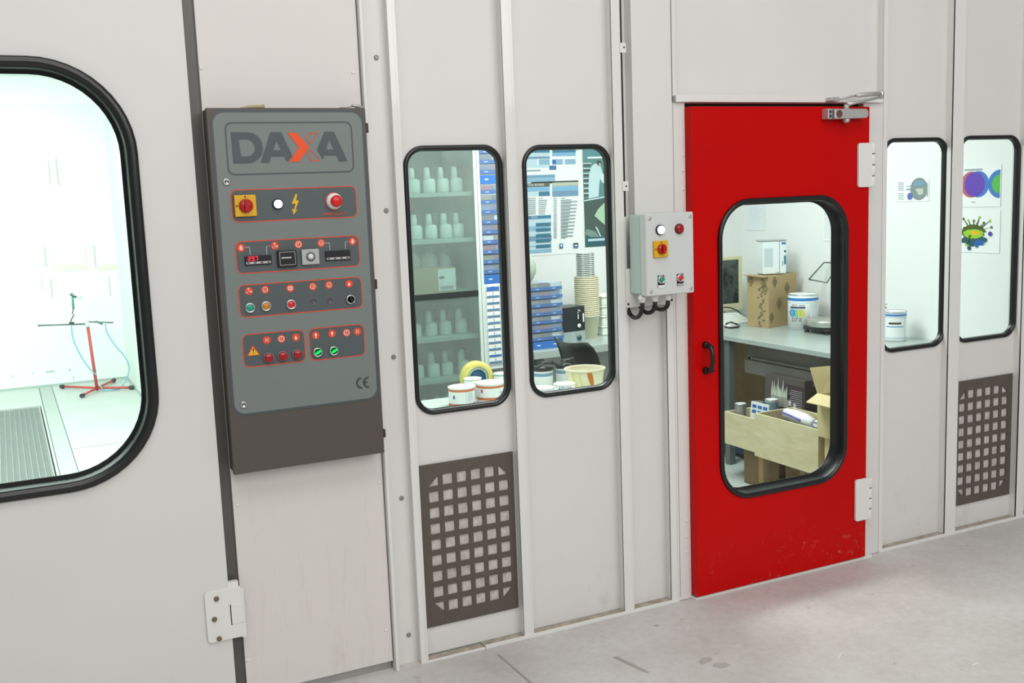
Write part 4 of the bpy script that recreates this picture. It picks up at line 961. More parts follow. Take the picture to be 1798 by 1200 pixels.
rc = [(100, 120, 325, 145, TEALB), (100, 145, 325, 172, LBL), (100, 178, 325, 194, STB), (100, 200, 215, 250, LBL), (228, 200, 325, 250, SKYB), (100, 252, 325, 272, LBL), (345, 112, 552, 140, TEALB), (345, 142, 552, 170, PB2), (345, 200, 440, 246, SKYB), (455, 200, 552, 242, SKYB), (345, 206, 380, 240, BLUE),
      (320, 256, 382, 292, NAVY), (100, 294, 245, 305, GREYT), (100, 340, 370, 395, SKYB), (100, 344, 370, 356, STB), (370, 290, 374, 400, INK), (160, 399, 575, 403, INK), (568, 125, 571, 400, INK), (552, 123, 570, 126, INK),
      (100, 412, 325, 440, BRN), (345, 404, 575, 435, mat('sage_print', (176, 186, 168), .6)), (100, 446, 325, 476, PB2), (345, 440, 575, 472, PB2), (100, 486, 220, 520, LBL), (225, 484, 325, 520, TEALB), (345, 480, 575, 520, STB),
      (100, 700, 335, 722, TEALB), (100, 726, 340, 1015, SKYB), (100, 735, 340, 780, LBL), (100, 838, 340, 878, LBL), (100, 880, 340, 915, STB), (100, 925, 340, 950, LBL), (100, 975, 340, 985, LBL)]
for k in range(9): rc.append((120, 540+k*17, 200, 545+k*17, GREYT)); rc.append((225, 540+k*17, 225+40+(k*37) % 40, 544+k*17, GREYT))
for k in range(24): rc.append((355, 540+k*15, 385, 544+k*15, GREYT)); rc.append((420, 540+k*15, 460+(k*53) % 110, 544+k*15, GREYT))
for k in range(5): rc.append((200, 760+k*48, 330, 765+k*48, TEALB)); rc.append((200, 776+k*48, 330, 780+k*48, TEALB))
rc += [(405, 940, 438, 980, NAVY), (415, 948, 428, 966, PAPER), (528, 936, 572, 946, INK), (528, 952, 572, 976, NAVY), (540, 950, 560, 960, PAPER)]
e, cc = poster('wall_chart', 'large white and blue product chart with columns of print on the back wall', rc, outer=(20, 95, 600, 1020))
def ptext(s, a, b_, size, m_, e=e, cc=cc, name='printed_text', k=.9, yy=LY-.0062):
    x, z = cc(a, b_); text(s, name, size, (x, yy, z), m_, e, sx=k, ext=.0001)
ptext('CTION REVERSE', 112, 437, .020, PAPER); ptext('FINITION BRILLANT DIRECT', 352, 430, .017, PAPER, k=.8); ptext('FINITION', 160, 716, .012, PAPER)
TEALD = mat('deep_teal', (44, 92, 104), .5); GLOVE = mat('pale_coat_print', (196, 222, 226), .6); DGG = mat('dark_grey_green_print', (70, 90, 86), .6); LG = mat('pale_green_print', (170, 204, 172), .6)
rc2 = [(612, 100, 830, 200, mat('mid_teal_print', (92, 146, 152), .6)), (612, 200, 830, 545, mat('dull_teal_print', (96, 140, 138), .6)), (612, 545, 830, 890, DGG), (612, 885, 830, 955, TEALD)]
for k in range(7): rc2.append((614, 232+k*44, 690, 240+k*44, LBL)); rc2.append((618, 242+k*44, 680, 262+k*44, DGG))
rc2 += [(655, 178, 815, 190, PAPER), (660, 900, 805, 912, LBL)]
e2, cc2 = poster('colour_poster', 'dark teal poster of a person in a pale coat, right of the product chart', rc2, outer=(612, 95, 900, 955), base=DGG)
def polyp(e_, cc_, pts, m_, yy, name='printed_shape'):
    q = MB(); q.face([cc_(a, b_) for a, b_ in pts], yy); q.build(name, m_, e_, weld=False)
polyp(e2, cc2, [(690, 260), (715, 240), (745, 235), (770, 262), (790, 330), (812, 330), (812, 395), (785, 410), (765, 370), (757, 430), (752, 525), (665, 545), (664, 440), (668, 330)], GLOVE, LY-.0052)
polyp(e2, cc2, [(735, 212), (765, 208), (780, 228), (772, 262), (748, 258), (735, 240)], mat('hair_print', (70, 84, 82), .6), LY-.0055)
polyp(e2, cc2, [(755, 232), (772, 235), (768, 262), (752, 256)], mat('skin_print', (170, 190, 180), .6), LY-.0057)
polyp(e2, cc2, [(780, 330), (818, 322), (818, 405), (795, 412)], PAPER, LY-.0056)
polyp(e2, cc2, [(612, 560), (818, 522), (818, 535), (612, 572)], LBL, LY-.0056)
polyp(e2, cc2, [(715, 695), (745, 640), (812, 570), (812, 780), (770, 745)], LG, LY-.0055)
polyp(e2, cc2, [(625, 860), (650, 810), (725, 835), (760, 880), (690, 882)], mat('mid_grey_green', (120, 146, 138), .6), LY-.0055)
polyp(e2, cc2, [(722, 790), (738, 795), (775, 878), (765, 880)], GLOVE, LY-.0057)

# posters on the right wall, measured on that wall
def rposter(name, label, L, T, Rr, B, shapes, base=PAPER, group=None, cat='poster'):
    y0, z1 = S(L, T, LX); y1_, _ = S(Rr, T, LX); z0 = (S(L, B, LX)[1]+S(Rr, B, LX)[1])/2; z1 = (S(L, T, LX)[1]+S(Rr, T, LX)[1])/2
    e_ = empty(name, (LX, (y0+y1_)/2, z0), label, cat, group)
    q = MB(); q.box(LX-.003, min(y0, y1_), z0, LX-.001, max(y0, y1_), z1); q.build('sheet', base, e_)
    for k, (kind, args, m_) in enumerate(shapes):
        xx = LX-.0032-.0002*k
        q = MB()
        if kind == 'poly': P = [S(a, b_, LX) for a, b_ in args]; q.add([(xx, p[0], p[1]) for p in P], [list(range(len(P)))])
        elif kind == 'disc':
            cy, cz = S(args[0], args[1], LX); r_ = args[2]; a0, a1 = (args[3], args[4]) if len(args) > 3 else (0, 2*PI)
            q.add([(xx, cy+r_*math.cos(a0+(a1-a0)*i/28), cz+r_*math.sin(a0+(a1-a0)*i/28)) for i in range(28 if len(args) <= 3 else 29)], [list(range(28 if len(args) <= 3 else 29))])
        elif kind == 'rects':
            for a, b_, c_, d_ in args:
                p, p2 = S(a, b_, LX), S(c_, d_, LX); q.add([(xx, p[0], p[1]), (xx, p2[0], p[1]), (xx, p2[0], p2[1]), (xx, p[0], p2[1])], [(0, 1, 2, 3)])
        q.build('printed_shape', m_, e_, weld=False)
    return e_
def c8(x, y): return (1530+x/2.857, 220+y/2.857)
P1 = mat('violet_print', (98, 62, 176), .6); P2 = mat('green_disc_print', (84, 180, 70), .6); P3 = mat('blue_disc_print', (58, 120, 196), .6); P4 = mat('rust_print', (186, 92, 96), .6)
rposter('circle_poster', 'white poster with overlapping violet and green circles on the right wall', *c8(455, 200), *c8(655, 410),
        [('disc', (*c8(504, 298), .068), P4), ('disc', (*c8(538, 296), .068), P3), ('disc', (*c8(520, 297), .064), P1), ('disc', (*c8(648, 294), .072, -PI/2, PI/2), P3), ('disc', (*c8(648, 294), .048, -PI/2, PI/2), P2), ('rects', [(*c8(470, 221), *c8(560, 226)), (*c8(505, 384), *c8(525, 388))], GREYT)])
spl = []
G1, G2, G3, G4 = mat('lime_print', (150, 196, 40), .6), mat('dark_teal_splash', (20, 84, 96), .6), mat('olive_splash', (74, 92, 28), .6), mat('blue_splash', (26, 92, 168), .6)
def blob(cx, cy, rx, ry, n=26, j=.22, seed=1):
    rnd = random.Random(seed); return [c8(cx+rx*(1+rnd.uniform(-j, j))*math.cos(2*PI*i/n), cy+ry*(1+rnd.uniform(-j, j))*math.sin(2*PI*i/n)) for i in range(n)]
spl.append(('poly', blob(520, 572, 62, 30, seed=4, j=.35), G2)); spl.append(('poly', blob(545, 590, 30, 16, seed=9, j=.4), G4)); spl.append(('poly', blob(512, 535, 62, 34, seed=2, j=.12), G3)); spl.append(('poly', blob(515, 545, 50, 24, seed=3, j=.1), G1)); spl.append(('poly', blob(522, 540, 24, 10, seed=5, j=.2), YELP))
for k, (x, y) in enumerate(((465, 470), (490, 478), (517, 480), (546, 462), (568, 490), (598, 480), (606, 512), (480, 600))):
    bx, by = 515+(x-515)*.45, 530+(y-530)*.3
    spl.append(('poly', [c8(bx-5, by), c8(bx+5, by), c8(x+1.5, y), c8(x-1.5, y)], G3)); spl.append(('disc', (*c8(x, y), .007), G1 if k % 2 else G3))
for k, (x, y) in enumerate(((495, 616), (600, 545), (532, 602), (575, 575))): spl.append(('disc', (*c8(x, y), .012), (G2, mat('violet_drop', (70, 60, 150), .6), G4, G2)[k]))
rposter('splash_poster', 'white poster of a green and blue paint splash below the circle poster', *c8(448, 425), *c8(650, 640), spl)
rposter('info_sheet', 'small white information sheet with a round grey picture on the right wall', *c8(128, 268), *c8(292, 382),
        [('disc', (*c8(241, 320), .062), mat('grey_photo_print', (128, 142, 140), .6)), ('poly', [c8(212, 305), c8(270, 300), c8(262, 282), c8(240, 276), c8(220, 284)], STB), ('poly', [c8(222, 320), c8(262, 316), c8(262, 345), c8(240, 350)], mat('pale_photo_print', (190, 196, 186), .6)),
         ('disc', (*c8(196, 357), .020), mat('indigo_burst', (96, 104, 176), .6)), ('rects', [(*c8(136, 288+k*9), *c8(165, 291+k*9)) for k in range(10) if k != 5], GREYT), ('rects', [(*c8(178, 304), *c8(198, 308)), (*c8(178, 318), *c8(198, 326)), (*c8(281, 290), *c8(285, 360))], GREYT)])
def c6(x, y): return (1250+x/4.616, 340+y/4.616)
rposter('notice_sheet', 'pale printed sheet hung high left on the wall above the monitor', *c6(285, 95), *c6(432, 300), [('rects', [(*c6(305, 115+k*14), *c6(380+(k*31) % 40, 118+k*14)) for k in range(10)], mat('faint_text', (198, 212, 214), .7))], mat('pale_sheet', (226, 234, 238), .7), None, 'sheet')
rposter('table_sheet', 'white sheet with a dense grey table at the right edge of the red door window', *c6(905, 120), *c6(1010, 385), [('rects', [(*c6(915, 190+k*14), *c6(990, 194+k*14)) for k in range(13)], mat('table_text', (168, 182, 188), .7)), ('rects', [(*c6(915, 150), *c6(990, 176))], LBL)], PAPER, None, 'sheet')

# --- monitor, keyboard, mouse
mo = empty('computer_monitor', (4.3, 2.2, .8), 'beige-framed computer monitor with dark screen at the left edge of the red door window', 'monitor')
x0m, x1m = xw(1245, 500, 2.15), xw(1303.5, 500, 2.15); zb, ztm = zw(1285, 545, 2.15), zw(1285, 451, 2.15)
sx0m, sx1m = xw(1250, 500, 2.15), xw(1297, 500, 2.15); sz0m, sz1m = zw(1285, 533, 2.15), zw(1285, 456.5, 2.15)
q = MB(); q.ring(rrect(x0m, zb, x1m, ztm, .008, 3), rrect(sx0m, sz0m, sx1m, sz1m, .004, 3), 2.15); q.prism(rrect(x0m, zb, x1m, ztm, .008, 3), 2.153, 2.19); q.box(x0m, 2.1502, zb, sx0m, 2.16, ztm); q.box(sx1m, 2.1502, zb, x1m, 2.16, ztm); q.build('bezel', BEIGE, mo)
q = MB(); q.box(sx0m, 2.1512, sz0m, sx1m, 2.1525, sz1m); q.build('screen', SCREEN, mo)
xm = (x0m+x1m)/2; q = MB(); q.box(xm-.03, 2.192, .815, xm+.03, 2.23, zb+.15); q.lathe((xm, 2.2, .8005), [(.09, 0), (.09, .008), (.03, .018)], 20); q.build('stand', BEIGE, mo)
kb = empty('keyboard', (4.25, 2.0, .8), 'white keyboard propped against the monitor, behind the mouse', 'keyboard')
kx, ky = G(1300, 572, .8); q = MB(); n_ = 0
kb.location = (4.18, 2.03, .8015)
q.add([(-.20, -.06, 0), (.15, -.06, 0), (.15, .06, .05), (-.20, .06, .05), (-.20, -.06, .014), (.15, -.06, .014), (.15, .06, .064), (-.20, .06, .064)], [(0, 1, 5, 4), (1, 2, 6, 5), (2, 3, 7, 6), (3, 0, 4, 7), (4, 5, 6, 7), (0, 3, 2, 1)])
def kid(qb, name, m_, par, bev=0):
    o_ = qb.build(name, m_, None, bev); o_.parent = par; return o_
kid(q, 'keyboard_case', mat('keyboard_white', (222, 228, 222), .5), kb, .002)
q = MB()
for r_ in range(4):
    for c_ in range(14):
        X = -.19+c_*.0238; Y = -.048+r_*.025; Z = .014+(Y+.06)/.12*.05
        q.box(X, Y, Z+.001, X+.019, Y+.019, Z+.010)
ks = kid(q, 'keys', mat('key_white', (236, 240, 234), .5), kb); ks['kind'] = 'stuff'
mx_, my_ = G(1285, 576, .8); ms = empty('mouse', (mx_, my_, .8005), 'silver and black computer mouse on the worktop in front of the keyboard', 'mouse')
q = MB(); vs = []; n1, n2 = 16, 6
for j in range(n2+1):
    t = j/n2
    for i in range(n1):
        a = 2*PI*i/n1; rr_ = math.cos(t*PI/2)**.6 if t < 1 else .02
        vs.append((mx_+.055*rr_*math.cos(a), my_+.032*rr_*math.sin(a), .8005+.036*t*(1-.15*math.cos(a))))
q.add(vs, [(j*n1+i, j*n1+(i+1) % n1, (j+1)*n1+(i+1) % n1, (j+1)*n1+i) for j in range(n2) for i in range(n1)]+[[n2*n1+i for i in range(n1)]], 0, True); q.build('mouse_shell', mat('silver_plastic', (190, 196, 192), .3, .3), ms)
q = MB(); q.tube([(mx_-.056, my_, .810), (mx_-.03, my_-.030, .806), (mx_+.02, my_-.034, .806), (mx_+.05, my_-.012, .81)], .006, 6); q.tube([(mx_-.045, my_+.005, .829), (mx_-.01, my_-.010, .838), (mx_+.03, my_-.022, .82)], .005, 6); q.build('dark_trim', BLACKP, ms)
q = MB(); cp = []
for k in range(19):
    t = k/18; cp.append((4.06+.30*t, 2.075, .83+.075*math.sin(PI*t)**.7))
q.tube(cp, .004, 6); tag(q.build('cable', BLACKP), 'black cable arching over the back of the keyboard below the monitor', 'cable')
q = MB(); cp = [(mx_+.05, my_, .8045), (mx_+.10, my_+.02, .8045), (mx_+.16, my_-.02, .8045), (mx_+.19, my_-.06, .8045)]
q.tube(cp, .003, 6); tag(q.build('mouse_cable', mat('pale_cable', (170, 190, 186), .5)), 'thin pale cable running from the mouse toward the carton', 'cable')

# --- carton, square tin, paint tin, scale
cb_ = empty('cardboard_carton', (4.38, 1.82, .8), 'large brown carton printed with small diamond logos on the worktop', 'carton')
p0 = Vector(G(1349.7, 577, .8)); pl = Vector(G(1317, 574, .8)); dl = (pl-p0); 
dl = Vector((-.030, .17)); dr_ = Vector((.26, .046)); hgt = .325
A_, B_, C__, D_ = p0, p0+dr_, p0+dr_+dl, p0+dl
q = MB(); vs = [(p.x, p.y, zz) for zz in (.8005, .8+hgt) for p in (A_, B_, C__, D_)]; q.add(vs, [(0, 1, 5, 4), (1, 2, 6, 5), (2, 3, 7, 6), (3, 0, 4, 7), (4, 5, 6, 7), (3, 2, 1, 0)]); q.build('carton_body', CARD, cb_)
q = MB(); q.box(-.0, 0, 0, .001, .001, .001)
def onface(P0, d, u, v, off=.0015):     # point on a vertical carton face: u along d (0-1), v height (0-1)
    nrm_ = Vector((d.y, -d.x)).normalized(); 
    if nrm_.y > 0 and abs(d.x) > abs(d.y): nrm_ = -nrm_
    if abs(d.x) < abs(d.y) and nrm_.x > 0: nrm_ = -nrm_
    p = P0+d*u+nrm_*off; return (p.x, p.y, .8+hgt*v)
q = MB()
for (P0, d, u, v, s) in ((A_, dr_, .22, .88, .11), (A_, dr_, .66, .74, .12), (A_, dr_, .37, .45, .12), (A_, dr_, .10, .20, .11), (A_, dl, .16, .76, .13), (A_, dl, .82, .90, .12)):
    ln = d.length
    for (r0, r1) in ((1.0, .82), (.55, .30)):
        for k in range(4):
            a0, a1 = PI/2*k, PI/2*(k+1); sv = s*.85*.26/hgt*.9
            def pp(r_, a): return onface(P0, d, u+r_*s*.8*.26/ln*math.cos(a), v+r_*s*1.0*math.sin(a))
            q.add([pp(r0, a0), pp(r0, a1), pp(r1, a1), pp(r1, a0)], [(0, 1, 2, 3)])
q.build('diamond_print', mat('grey_print_on_card', (84, 78, 62), .8), cb_, weld=False)
q = MB()
rnd = random.Random(5)
for k in range(26):
    v = .03+k*.036; u = .42+rnd.uniform(-.12, .12); a = onface(A_, dl, u, v); b2 = onface(A_, dl, u-.16+rnd.uniform(-.1, .1), v+.03); c2 = onface(A_, dl, u-.1, v-.012)
    q.add([a, b2, c2], [(0, 1, 2)])
q.build('tape_scribble', mat('dark_print_on_card', (92, 90, 72), .8), cb_, weld=False)
for sgn, (P0, d, out) in enumerate(((A_, dl, Vector((-.035, -.005))), (B_, dl, Vector((.02, -.004))))):
    q = MB(); z_ = .8+hgt; P1_ = P0+d
    q.add([(P0.x, P0.y, z_), (P1_.x, P1_.y, z_), (P1_.x+out.x, P1_.y+out.y, z_+.002), (P0.x+out.x, P0.y+out.y, z_-.004), (P0.x, P0.y, z_+.004), (P1_.x, P1_.y, z_+.004), (P1_.x+out.x, P1_.y+out.y, z_+.006), (P0.x+out.x, P0.y+out.y, z_+.0)], [(0, 1, 2, 3), (4, 7, 6, 5), (0, 3, 7, 4), (1, 5, 6, 2), (3, 2, 6, 7), (0, 4, 5, 1)])
    q.build('carton_flap', CARD, cb_)
ztt = .8+hgt+.0045
tcx, tcy = 4.39, 1.80
st = empty('square_tin', (tcx, tcy, ztt), 'large white square tin with blue label corner, standing on the brown carton', 'tin')
q = MB(); q.box(tcx-.095, tcy-.06, ztt, tcx+.06, tcy+.06, ztt+.208, rot=-.30, piv=(tcx, tcy)); q.build('tin_body', mat('tin_white', (222, 232, 234), .35), st, .008)
q = MB(); q.box(tcx-.099, tcy-.064, ztt+.2085, tcx+.064, tcy+.064, ztt+.215, rot=-.30, piv=(tcx, tcy)); q.build('tin_rim', TIN, st, .004)
def trot(u, v, zz):
    c_, s_2 = math.cos(-.30), math.sin(-.30); return (tcx+u*c_-v*s_2, tcy+u*s_2+v*c_, zz)
def tinface(u0, u1, z0, z1, m_, name): 
    q = MB(); q.add([trot(u0, -.0612, ztt+z0), trot(u1, -.0612, ztt+z0), trot(u1, -.0612, ztt+z1), trot(u0, -.0612, ztt+z1)], [(0, 1, 2, 3)]); q.build(name, m_, st, weld=False)
tinface(-.088, -.03, .05, .165, mat('faint_grey_label', (190, 204, 206), .5), 'label_text')
tinface(.012, .014, .0, .206, INK, 'seam'); tinface(.026, .056, .185, .198, TEALB, 'label_band'); tinface(.044, .056, .135, .148, INK, 'label_print'); tinface(.042, .056, .06, .115, TEALB, 'label_print')
tinface(.03, .037, .05, .08, GREYT, 'label_print'); tinface(-.01, .008, .010, .014, GREYT, 'label_print')

def can(name, label, x, y, z, r, h, bands, cat='tin', group=None, lid=TIN, body=WCAN, rimm=None, contents=None, n=28):
    e_ = empty(name, (x, y, z), label, cat, group)
    q = MB(); mats_ = [body]+[b_[2] for b_ in bands]
    cuts = sorted(set([0, h]+[v for b_ in bands for v in b_[:2]])); prof = [(r, c_) for c_ in cuts]; ms_ = []
    for a, b_ in zip(cuts, cuts[1:]):
        mi = 0
        for k, bb in enumerate(bands):
            if bb[0] <= a+1e-6 and b_ <= bb[1]+1e-6: mi = k+1
        ms_.append(mi)
    q.lathe((x, y, z+.0005), prof, n, 0, ms=ms_, cap=True); q.build('can_body', mats_, e_)
    q = MB(); q.lathe((x, y, z+h), [(r+.0005, -.004), (r+.0025, -.002), (r+.0025, .002), (r-.003, .003), (r-.005, -.003), (0, -.003)], n, 0, cap=False); q.build('can_rim', rimm or TIN, e_)
    q = MB(); q.lathe((x, y, z+h-.0025), [(r-.0055, 0), (r-.0065, .0015), (0, .0018)], n, 0, cap=False); q.build('lid', lid, e_)
    return e_
def wrap_text(s, e_, x, y, z, r, size, m_, ang, name='label_text'):
    # letters placed one by one round the can, facing outward
    k = size*.68/r; a = ang-k*(len(s)-1)/2
    for ch in s:
        if ch != ' ': text(ch, name, size, (x+(r+.0006)*math.sin(a)-.3*size*math.cos(a), y-(r+.0006)*math.cos(a)-.3*size*math.sin(a), z), m_, e_, rot=(PI/2, 0, a), ext=.0002)
        a += k
cx_, cy_ = G(1410, 577, .8); r7 = .092
e7 = can('paint_tin', 'white paint tin lettered D70 with a colour-circle label, behind the weighing scale', cx_, cy_, .8, r7, .215, [(.178, .196, mat('band_blue', (44, 120, 190), .4)), (.165, .168, SKYB)])
def wrapped(e_, x, y, z, r, a0, a1, z0, z1, m_, name='label_print', off=.0008):
    q = MB(); n_ = 8; vs = []
    for i in range(n_+1):
        a = a0+(a1-a0)*i/n_; vs += [(x+(r+off)*math.sin(a), y-(r+off)*math.cos(a), z+z0), (x+(r+off)*math.sin(a), y-(r+off)*math.cos(a), z+z1)]
    q.add(vs, [(2*i, 2*i+2, 2*i+3, 2*i+1) for i in range(n_)], 0, True); q.build(name, m_, e_, weld=False)
va = math.atan2(cx_, cy_+DIST); va = -va  # the side of the tin that faces the hall
wrap_text('D70', e7, cx_, cy_, .8+.052, r7, .036, INK, va-.42)
wrap_text('WATER BASE', e7, cx_, cy_, .8+.148, r7, .013, INK, va-.35)
wrapped(e7, cx_, cy_, .8, r7, va-.95, va+.15, .134, .144, mat('navy_label', (40, 50, 110), .5))
for k, (a, m_) in enumerate(((-.78, mat('label_blue_disc', (60, 130, 190), .5)), (-.55, mat('label_aqua_disc', (110, 180, 190), .5)), (-.30, mat('label_green_disc', (140, 196, 120), .5)), (-.12, mat('label_yellow_disc', (222, 190, 70), .5)))):
    q = MB(); vs = []
    for i in range(18):
        t = 2*PI*i/18; aa = va+a+.24*math.cos(t); vs.append((cx_+(r7+.0009+.0002*k)*math.sin(aa), cy_-(r7+.0009+.0002*k)*math.cos(aa), .8+.105+.024*math.sin(t)))
    q.add(vs, [list(range(18))]); q.build('label_disc', m_, e7, weld=False)
wrapped(e7, cx_, cy_, .8, r7, va+.45, va+1.1, .02, .16, mat('pale_label_panel', (208, 214, 220), .5))
scx, scy = G(1448, 583, .8); scy -= .035
ws = empty('weighing_scale', (scx, scy, .8), 'weighing scale with round brushed steel pan on black feet at the worktop front', 'scale')
q = MB(); q.lathe((scx, scy, .842), [(.125, 0), (.132, .004), (.135, .036), (.130, .040), (0, .041)], 36); q.build('weighing_pan', mat('brushed_pan', (190, 192, 180), .32, .75, .1, 30), ws)
q = MB(); q.box(scx-.095, scy-.085, .815, scx+.12, scy+.12, .8415); q.build('scale_base', mat('scale_black', (52, 56, 56), .45), ws, .006)
for dx in (-.08, .10):
    for dy in (-.07, .1):
        q = MB(); q.lathe((scx+dx, scy+dy, .8005), [(.016, 0), (.016, .006), (.010, .0145)], 12); q.build('foot', BLACKP, ws)
# slanted glass shade on the right wall above the scale
gl0, gl1 = S(1440, 489, LX-.05), S(1466, 462, LX-.05)
gs = empty('glass_shade', (LX-.05, (gl0[0]+gl1[0])/2, gl0[1]), 'small wire-framed glass shade on the right wall above the weighing scale', 'glass shade')
ya, yb_ = gl0[0], gl1[0]-.03; zl, zh = gl0[1], gl1[1]
fr_ = [(LX-.14, ya, zl), (LX-.14, yb_, zl-.012), (LX-.05, yb_, zh), (LX-.05, ya-.035, zh)]
q = MB(); q.tube(fr_+[fr_[0]], .005, 6); q.tube([(LX-.05, ya-.06, zh), (LX-.002, ya-.06, zh)], .004, 6); q.build('wire_frame', mat('frame_grey', (120, 128, 126), .4, .4), gs)
q = MB(); q.add(fr_, [(0, 1, 2, 3)]); q.build('shade_glass', GLASS, gs, weld=False)

# --- under the bench, seen through the red door
def crate(name, label, x0, x1, y0, y1, z0, z1, t=.012):
    e_ = empty(name, ((x0+x1)/2, (y0+y1)/2, z0), label, 'crate', 'pale plywood crates under the bench')
    for nm, bx in (('front_board', (x0, y0, z0, x0+t, y1, z1)), ('back_board', (x1-t, y0, z0, x1, y1, z1)), ('end_board', (x0+t, y0, z0, x1-t, y0+t, z1)), ('end_board', (x0+t, y1-t, z0, x1-t, y1, z1)), ('base_board', (x0+t, y0+t, z0, x1-t, y1-t, z0+t))):
        q = MB(); q.box(*bx); q.build(nm, PLY, e_, .001)
    return e_
cl = crate('plywood_crate', 'shallow pale plywood crate under the bench, the further left one', 3.69, 3.875, 1.065, 1.40, .205, .395)
crr = crate('plywood_crate', 'larger pale plywood crate in front, filled with packets and tins', 3.62, 3.885, .545, 1.045, .215, .455)
q = MB(); q.prism(rrect(3.0, .0, 3.01, .01, .001, 1), 0, .01)
def carton2(name, label, x0, x1, y0, y1, z0, z1, m_=CARD, rot=0):
    e_ = empty(name, ((x0+x1)/2, (y0+y1)/2, z0), label, 'carton'); q = MB(); q.box(x0, y0, z0, x1, y1, z1, rot=rot); q.build('carton_body', m_, e_, .001)
    q = MB(); cx, cy = (x0+x1)/2, (y0+y1)/2; q.box(x0-.0008, cy-.02, z0+.01, x0-.0002, cy+.02, z1-.002, rot=rot, piv=(cx, cy)); q.build('packing_tape', mat('packing_tape', (150, 124, 80), .4), e_); return e_
carton2('supporting_carton', 'worn brown carton standing on the floor beneath the plywood crates', 3.71, 3.86, .95, 1.25, .001, .204, CARDD)
carton2('supporting_carton', 'darker brown carton on the floor below the front crate, right of the worn one', 3.68, 3.88, .62, .86, .001, .214, CARDD, .12)
q = MB(); q.box(4.02, 1.45, .03, 4.25, 2.0, .22); tag(q.build('blue_crate', mat('blue_green_crate', (62, 92, 130), .5, 0, .5, 9), None, .004), 'dark blue crate standing on the floor behind the bench leg', 'crate')
# metal can and packets in the left crate
def at(px, py, x): y_, z_ = S(px, py, x); return x, y_, z_
x, y, z = at(1300, 730, 3.80)
can('paint_tin', 'silver and white tin standing in the further plywood crate', 3.755, 1.335, .218, .034, .225, [(.15, .22, TIN)], lid=STEELD)
can('paint_tin', 'dark-topped tin right of the silver tin in the further plywood crate', 3.825, 1.27, .218, .036, .235, [(.14, .2, STEELU)], lid=STEELD, body=STEELU)
pk = empty('label_packet', (3.745, 1.165, .222), 'white packet with blue printed rows leaning in the further crate', 'packet')
q = MB(); q.box(-.004, -.075, 0.0, .004, .075, .255); o_ = kid(q, 'packet_sheet', PAPER, pk)
for r_ in range(2):
    for c_ in range(3):
        q = MB(); q.box(-.0055, -.066+c_*.046, .222-r_*.03, -.0045, -.030+c_*.046, .240-r_*.03); kid(q, 'blue_print', BLUE, pk)
pk.location = (3.728, 1.155, .222); pk.rotation_euler = (0, .10, .0)
# torn black box leaning behind, with shredded plastic
tb = empty('torn_box', (3.86, .9, .46), 'dark torn box with pale shredded wrapping standing behind the front crate', 'box')
tb.location = (3.913, 1.12, .001)
q = MB(); q.box(-.02, -.165, 0.0, .035, .165, .612); kid(q, 'box_body', mat('dark_box_card', (92, 86, 84), .5, 0, .1, 8), tb, .002)
q = MB(); q.box(-.0225, -.16, .42, -.0205, -.02, .575); kid(q, 'printed_side', mat('violet_dark_print', (70, 58, 66), .4), tb)
q = MB()
for k in range(9): q.box(-.024, -.15, .545-k*.011, -.0228, -.06+(k % 3)*.01, .548-k*.011)
kid(q, 'small_print', mat('pale_print_lines', (170, 168, 168), .6), tb)
q = MB(); q.box(-.024, -.06, .455, -.0228, -.03, .485); q.box(-.024, -.10, .45, -.0228, -.08, .475); kid(q, 'white_symbols', PAPER, tb)
q = MB(); rnd = random.Random(11)
for k in range(9):
    Y = .085-k*.0145; top = .575+rnd.uniform(-.02, .05); xx = -.0225-rnd.uniform(0, .006)
    q.add([(xx, Y-.008, .44), (xx, Y+.010, .44), (xx-.010, Y+.012, .50), (xx-.010, Y-.010, .50), (xx-.004, Y+rnd.uniform(-.004, .004), top), (xx+.004, Y-.008, .44), (xx+.002, Y+.008, .45)], [(0, 1, 2, 3), (3, 2, 4), (0, 3, 5), (1, 2, 6)])
kid(q, 'shredded_wrapping', mat('pale_plastic_shreds', (190, 196, 184), .35), tb)
can('round_tin', 'tin with colourful disc label lying between the plywood crates', 3.815, 1.135, .218, .038, .275, [(.19, .265, mat('colourful_label', (120, 150, 170), .5, 0, .4, 25))], lid=mat('blue_lid', (70, 130, 170), .4))
# foam roll, packets and tins in the front crate
q = MB(); q.tube([(3.70, .66, .452), (3.71, .75, .458), (3.72, .84, .462), (3.725, .91, .466)], [.026, .036, .036, .026], 12); fr2 = q.build('white_sleeve', mat('white_foam', (238, 240, 246), .6)); tag(fr2, 'crumpled white plastic sleeve lying across the front plywood crate', 'sleeve')
q = MB(); q.tube([(3.655, .72, .468), (3.665, .80, .476), (3.672, .88, .481)], .006, 6); q.build('violet_edge', mat('violet_edge', (120, 104, 190), .5), fr2)
can('paint_tin', 'small blue-banded white tin at the near end of the front crate', 3.70, .605, .2275, .045, .25, [(.17, .20, BLUE), (.215, .225, TEALB)])
for k, (yy, hh2) in enumerate(((.72, .19), (.82, .21), (.93, .20))):
    q = MB(); q.box(3.76, yy-.04, .2285, 3.86, yy+.04, .2285+hh2, rot=.1*k); tag(q.build('packet', [mat('packet_white', (214, 220, 216), .5), mat('packet_ochre', (176, 140, 60), .5), mat('packet_grey', (120, 128, 128), .5)][k], None, .004), ['white packet in the front crate behind the white sleeve', 'ochre packet in the middle of the front crate', 'grey packet at the far end of the front crate'][k], 'packet', 'packets in the front crate')
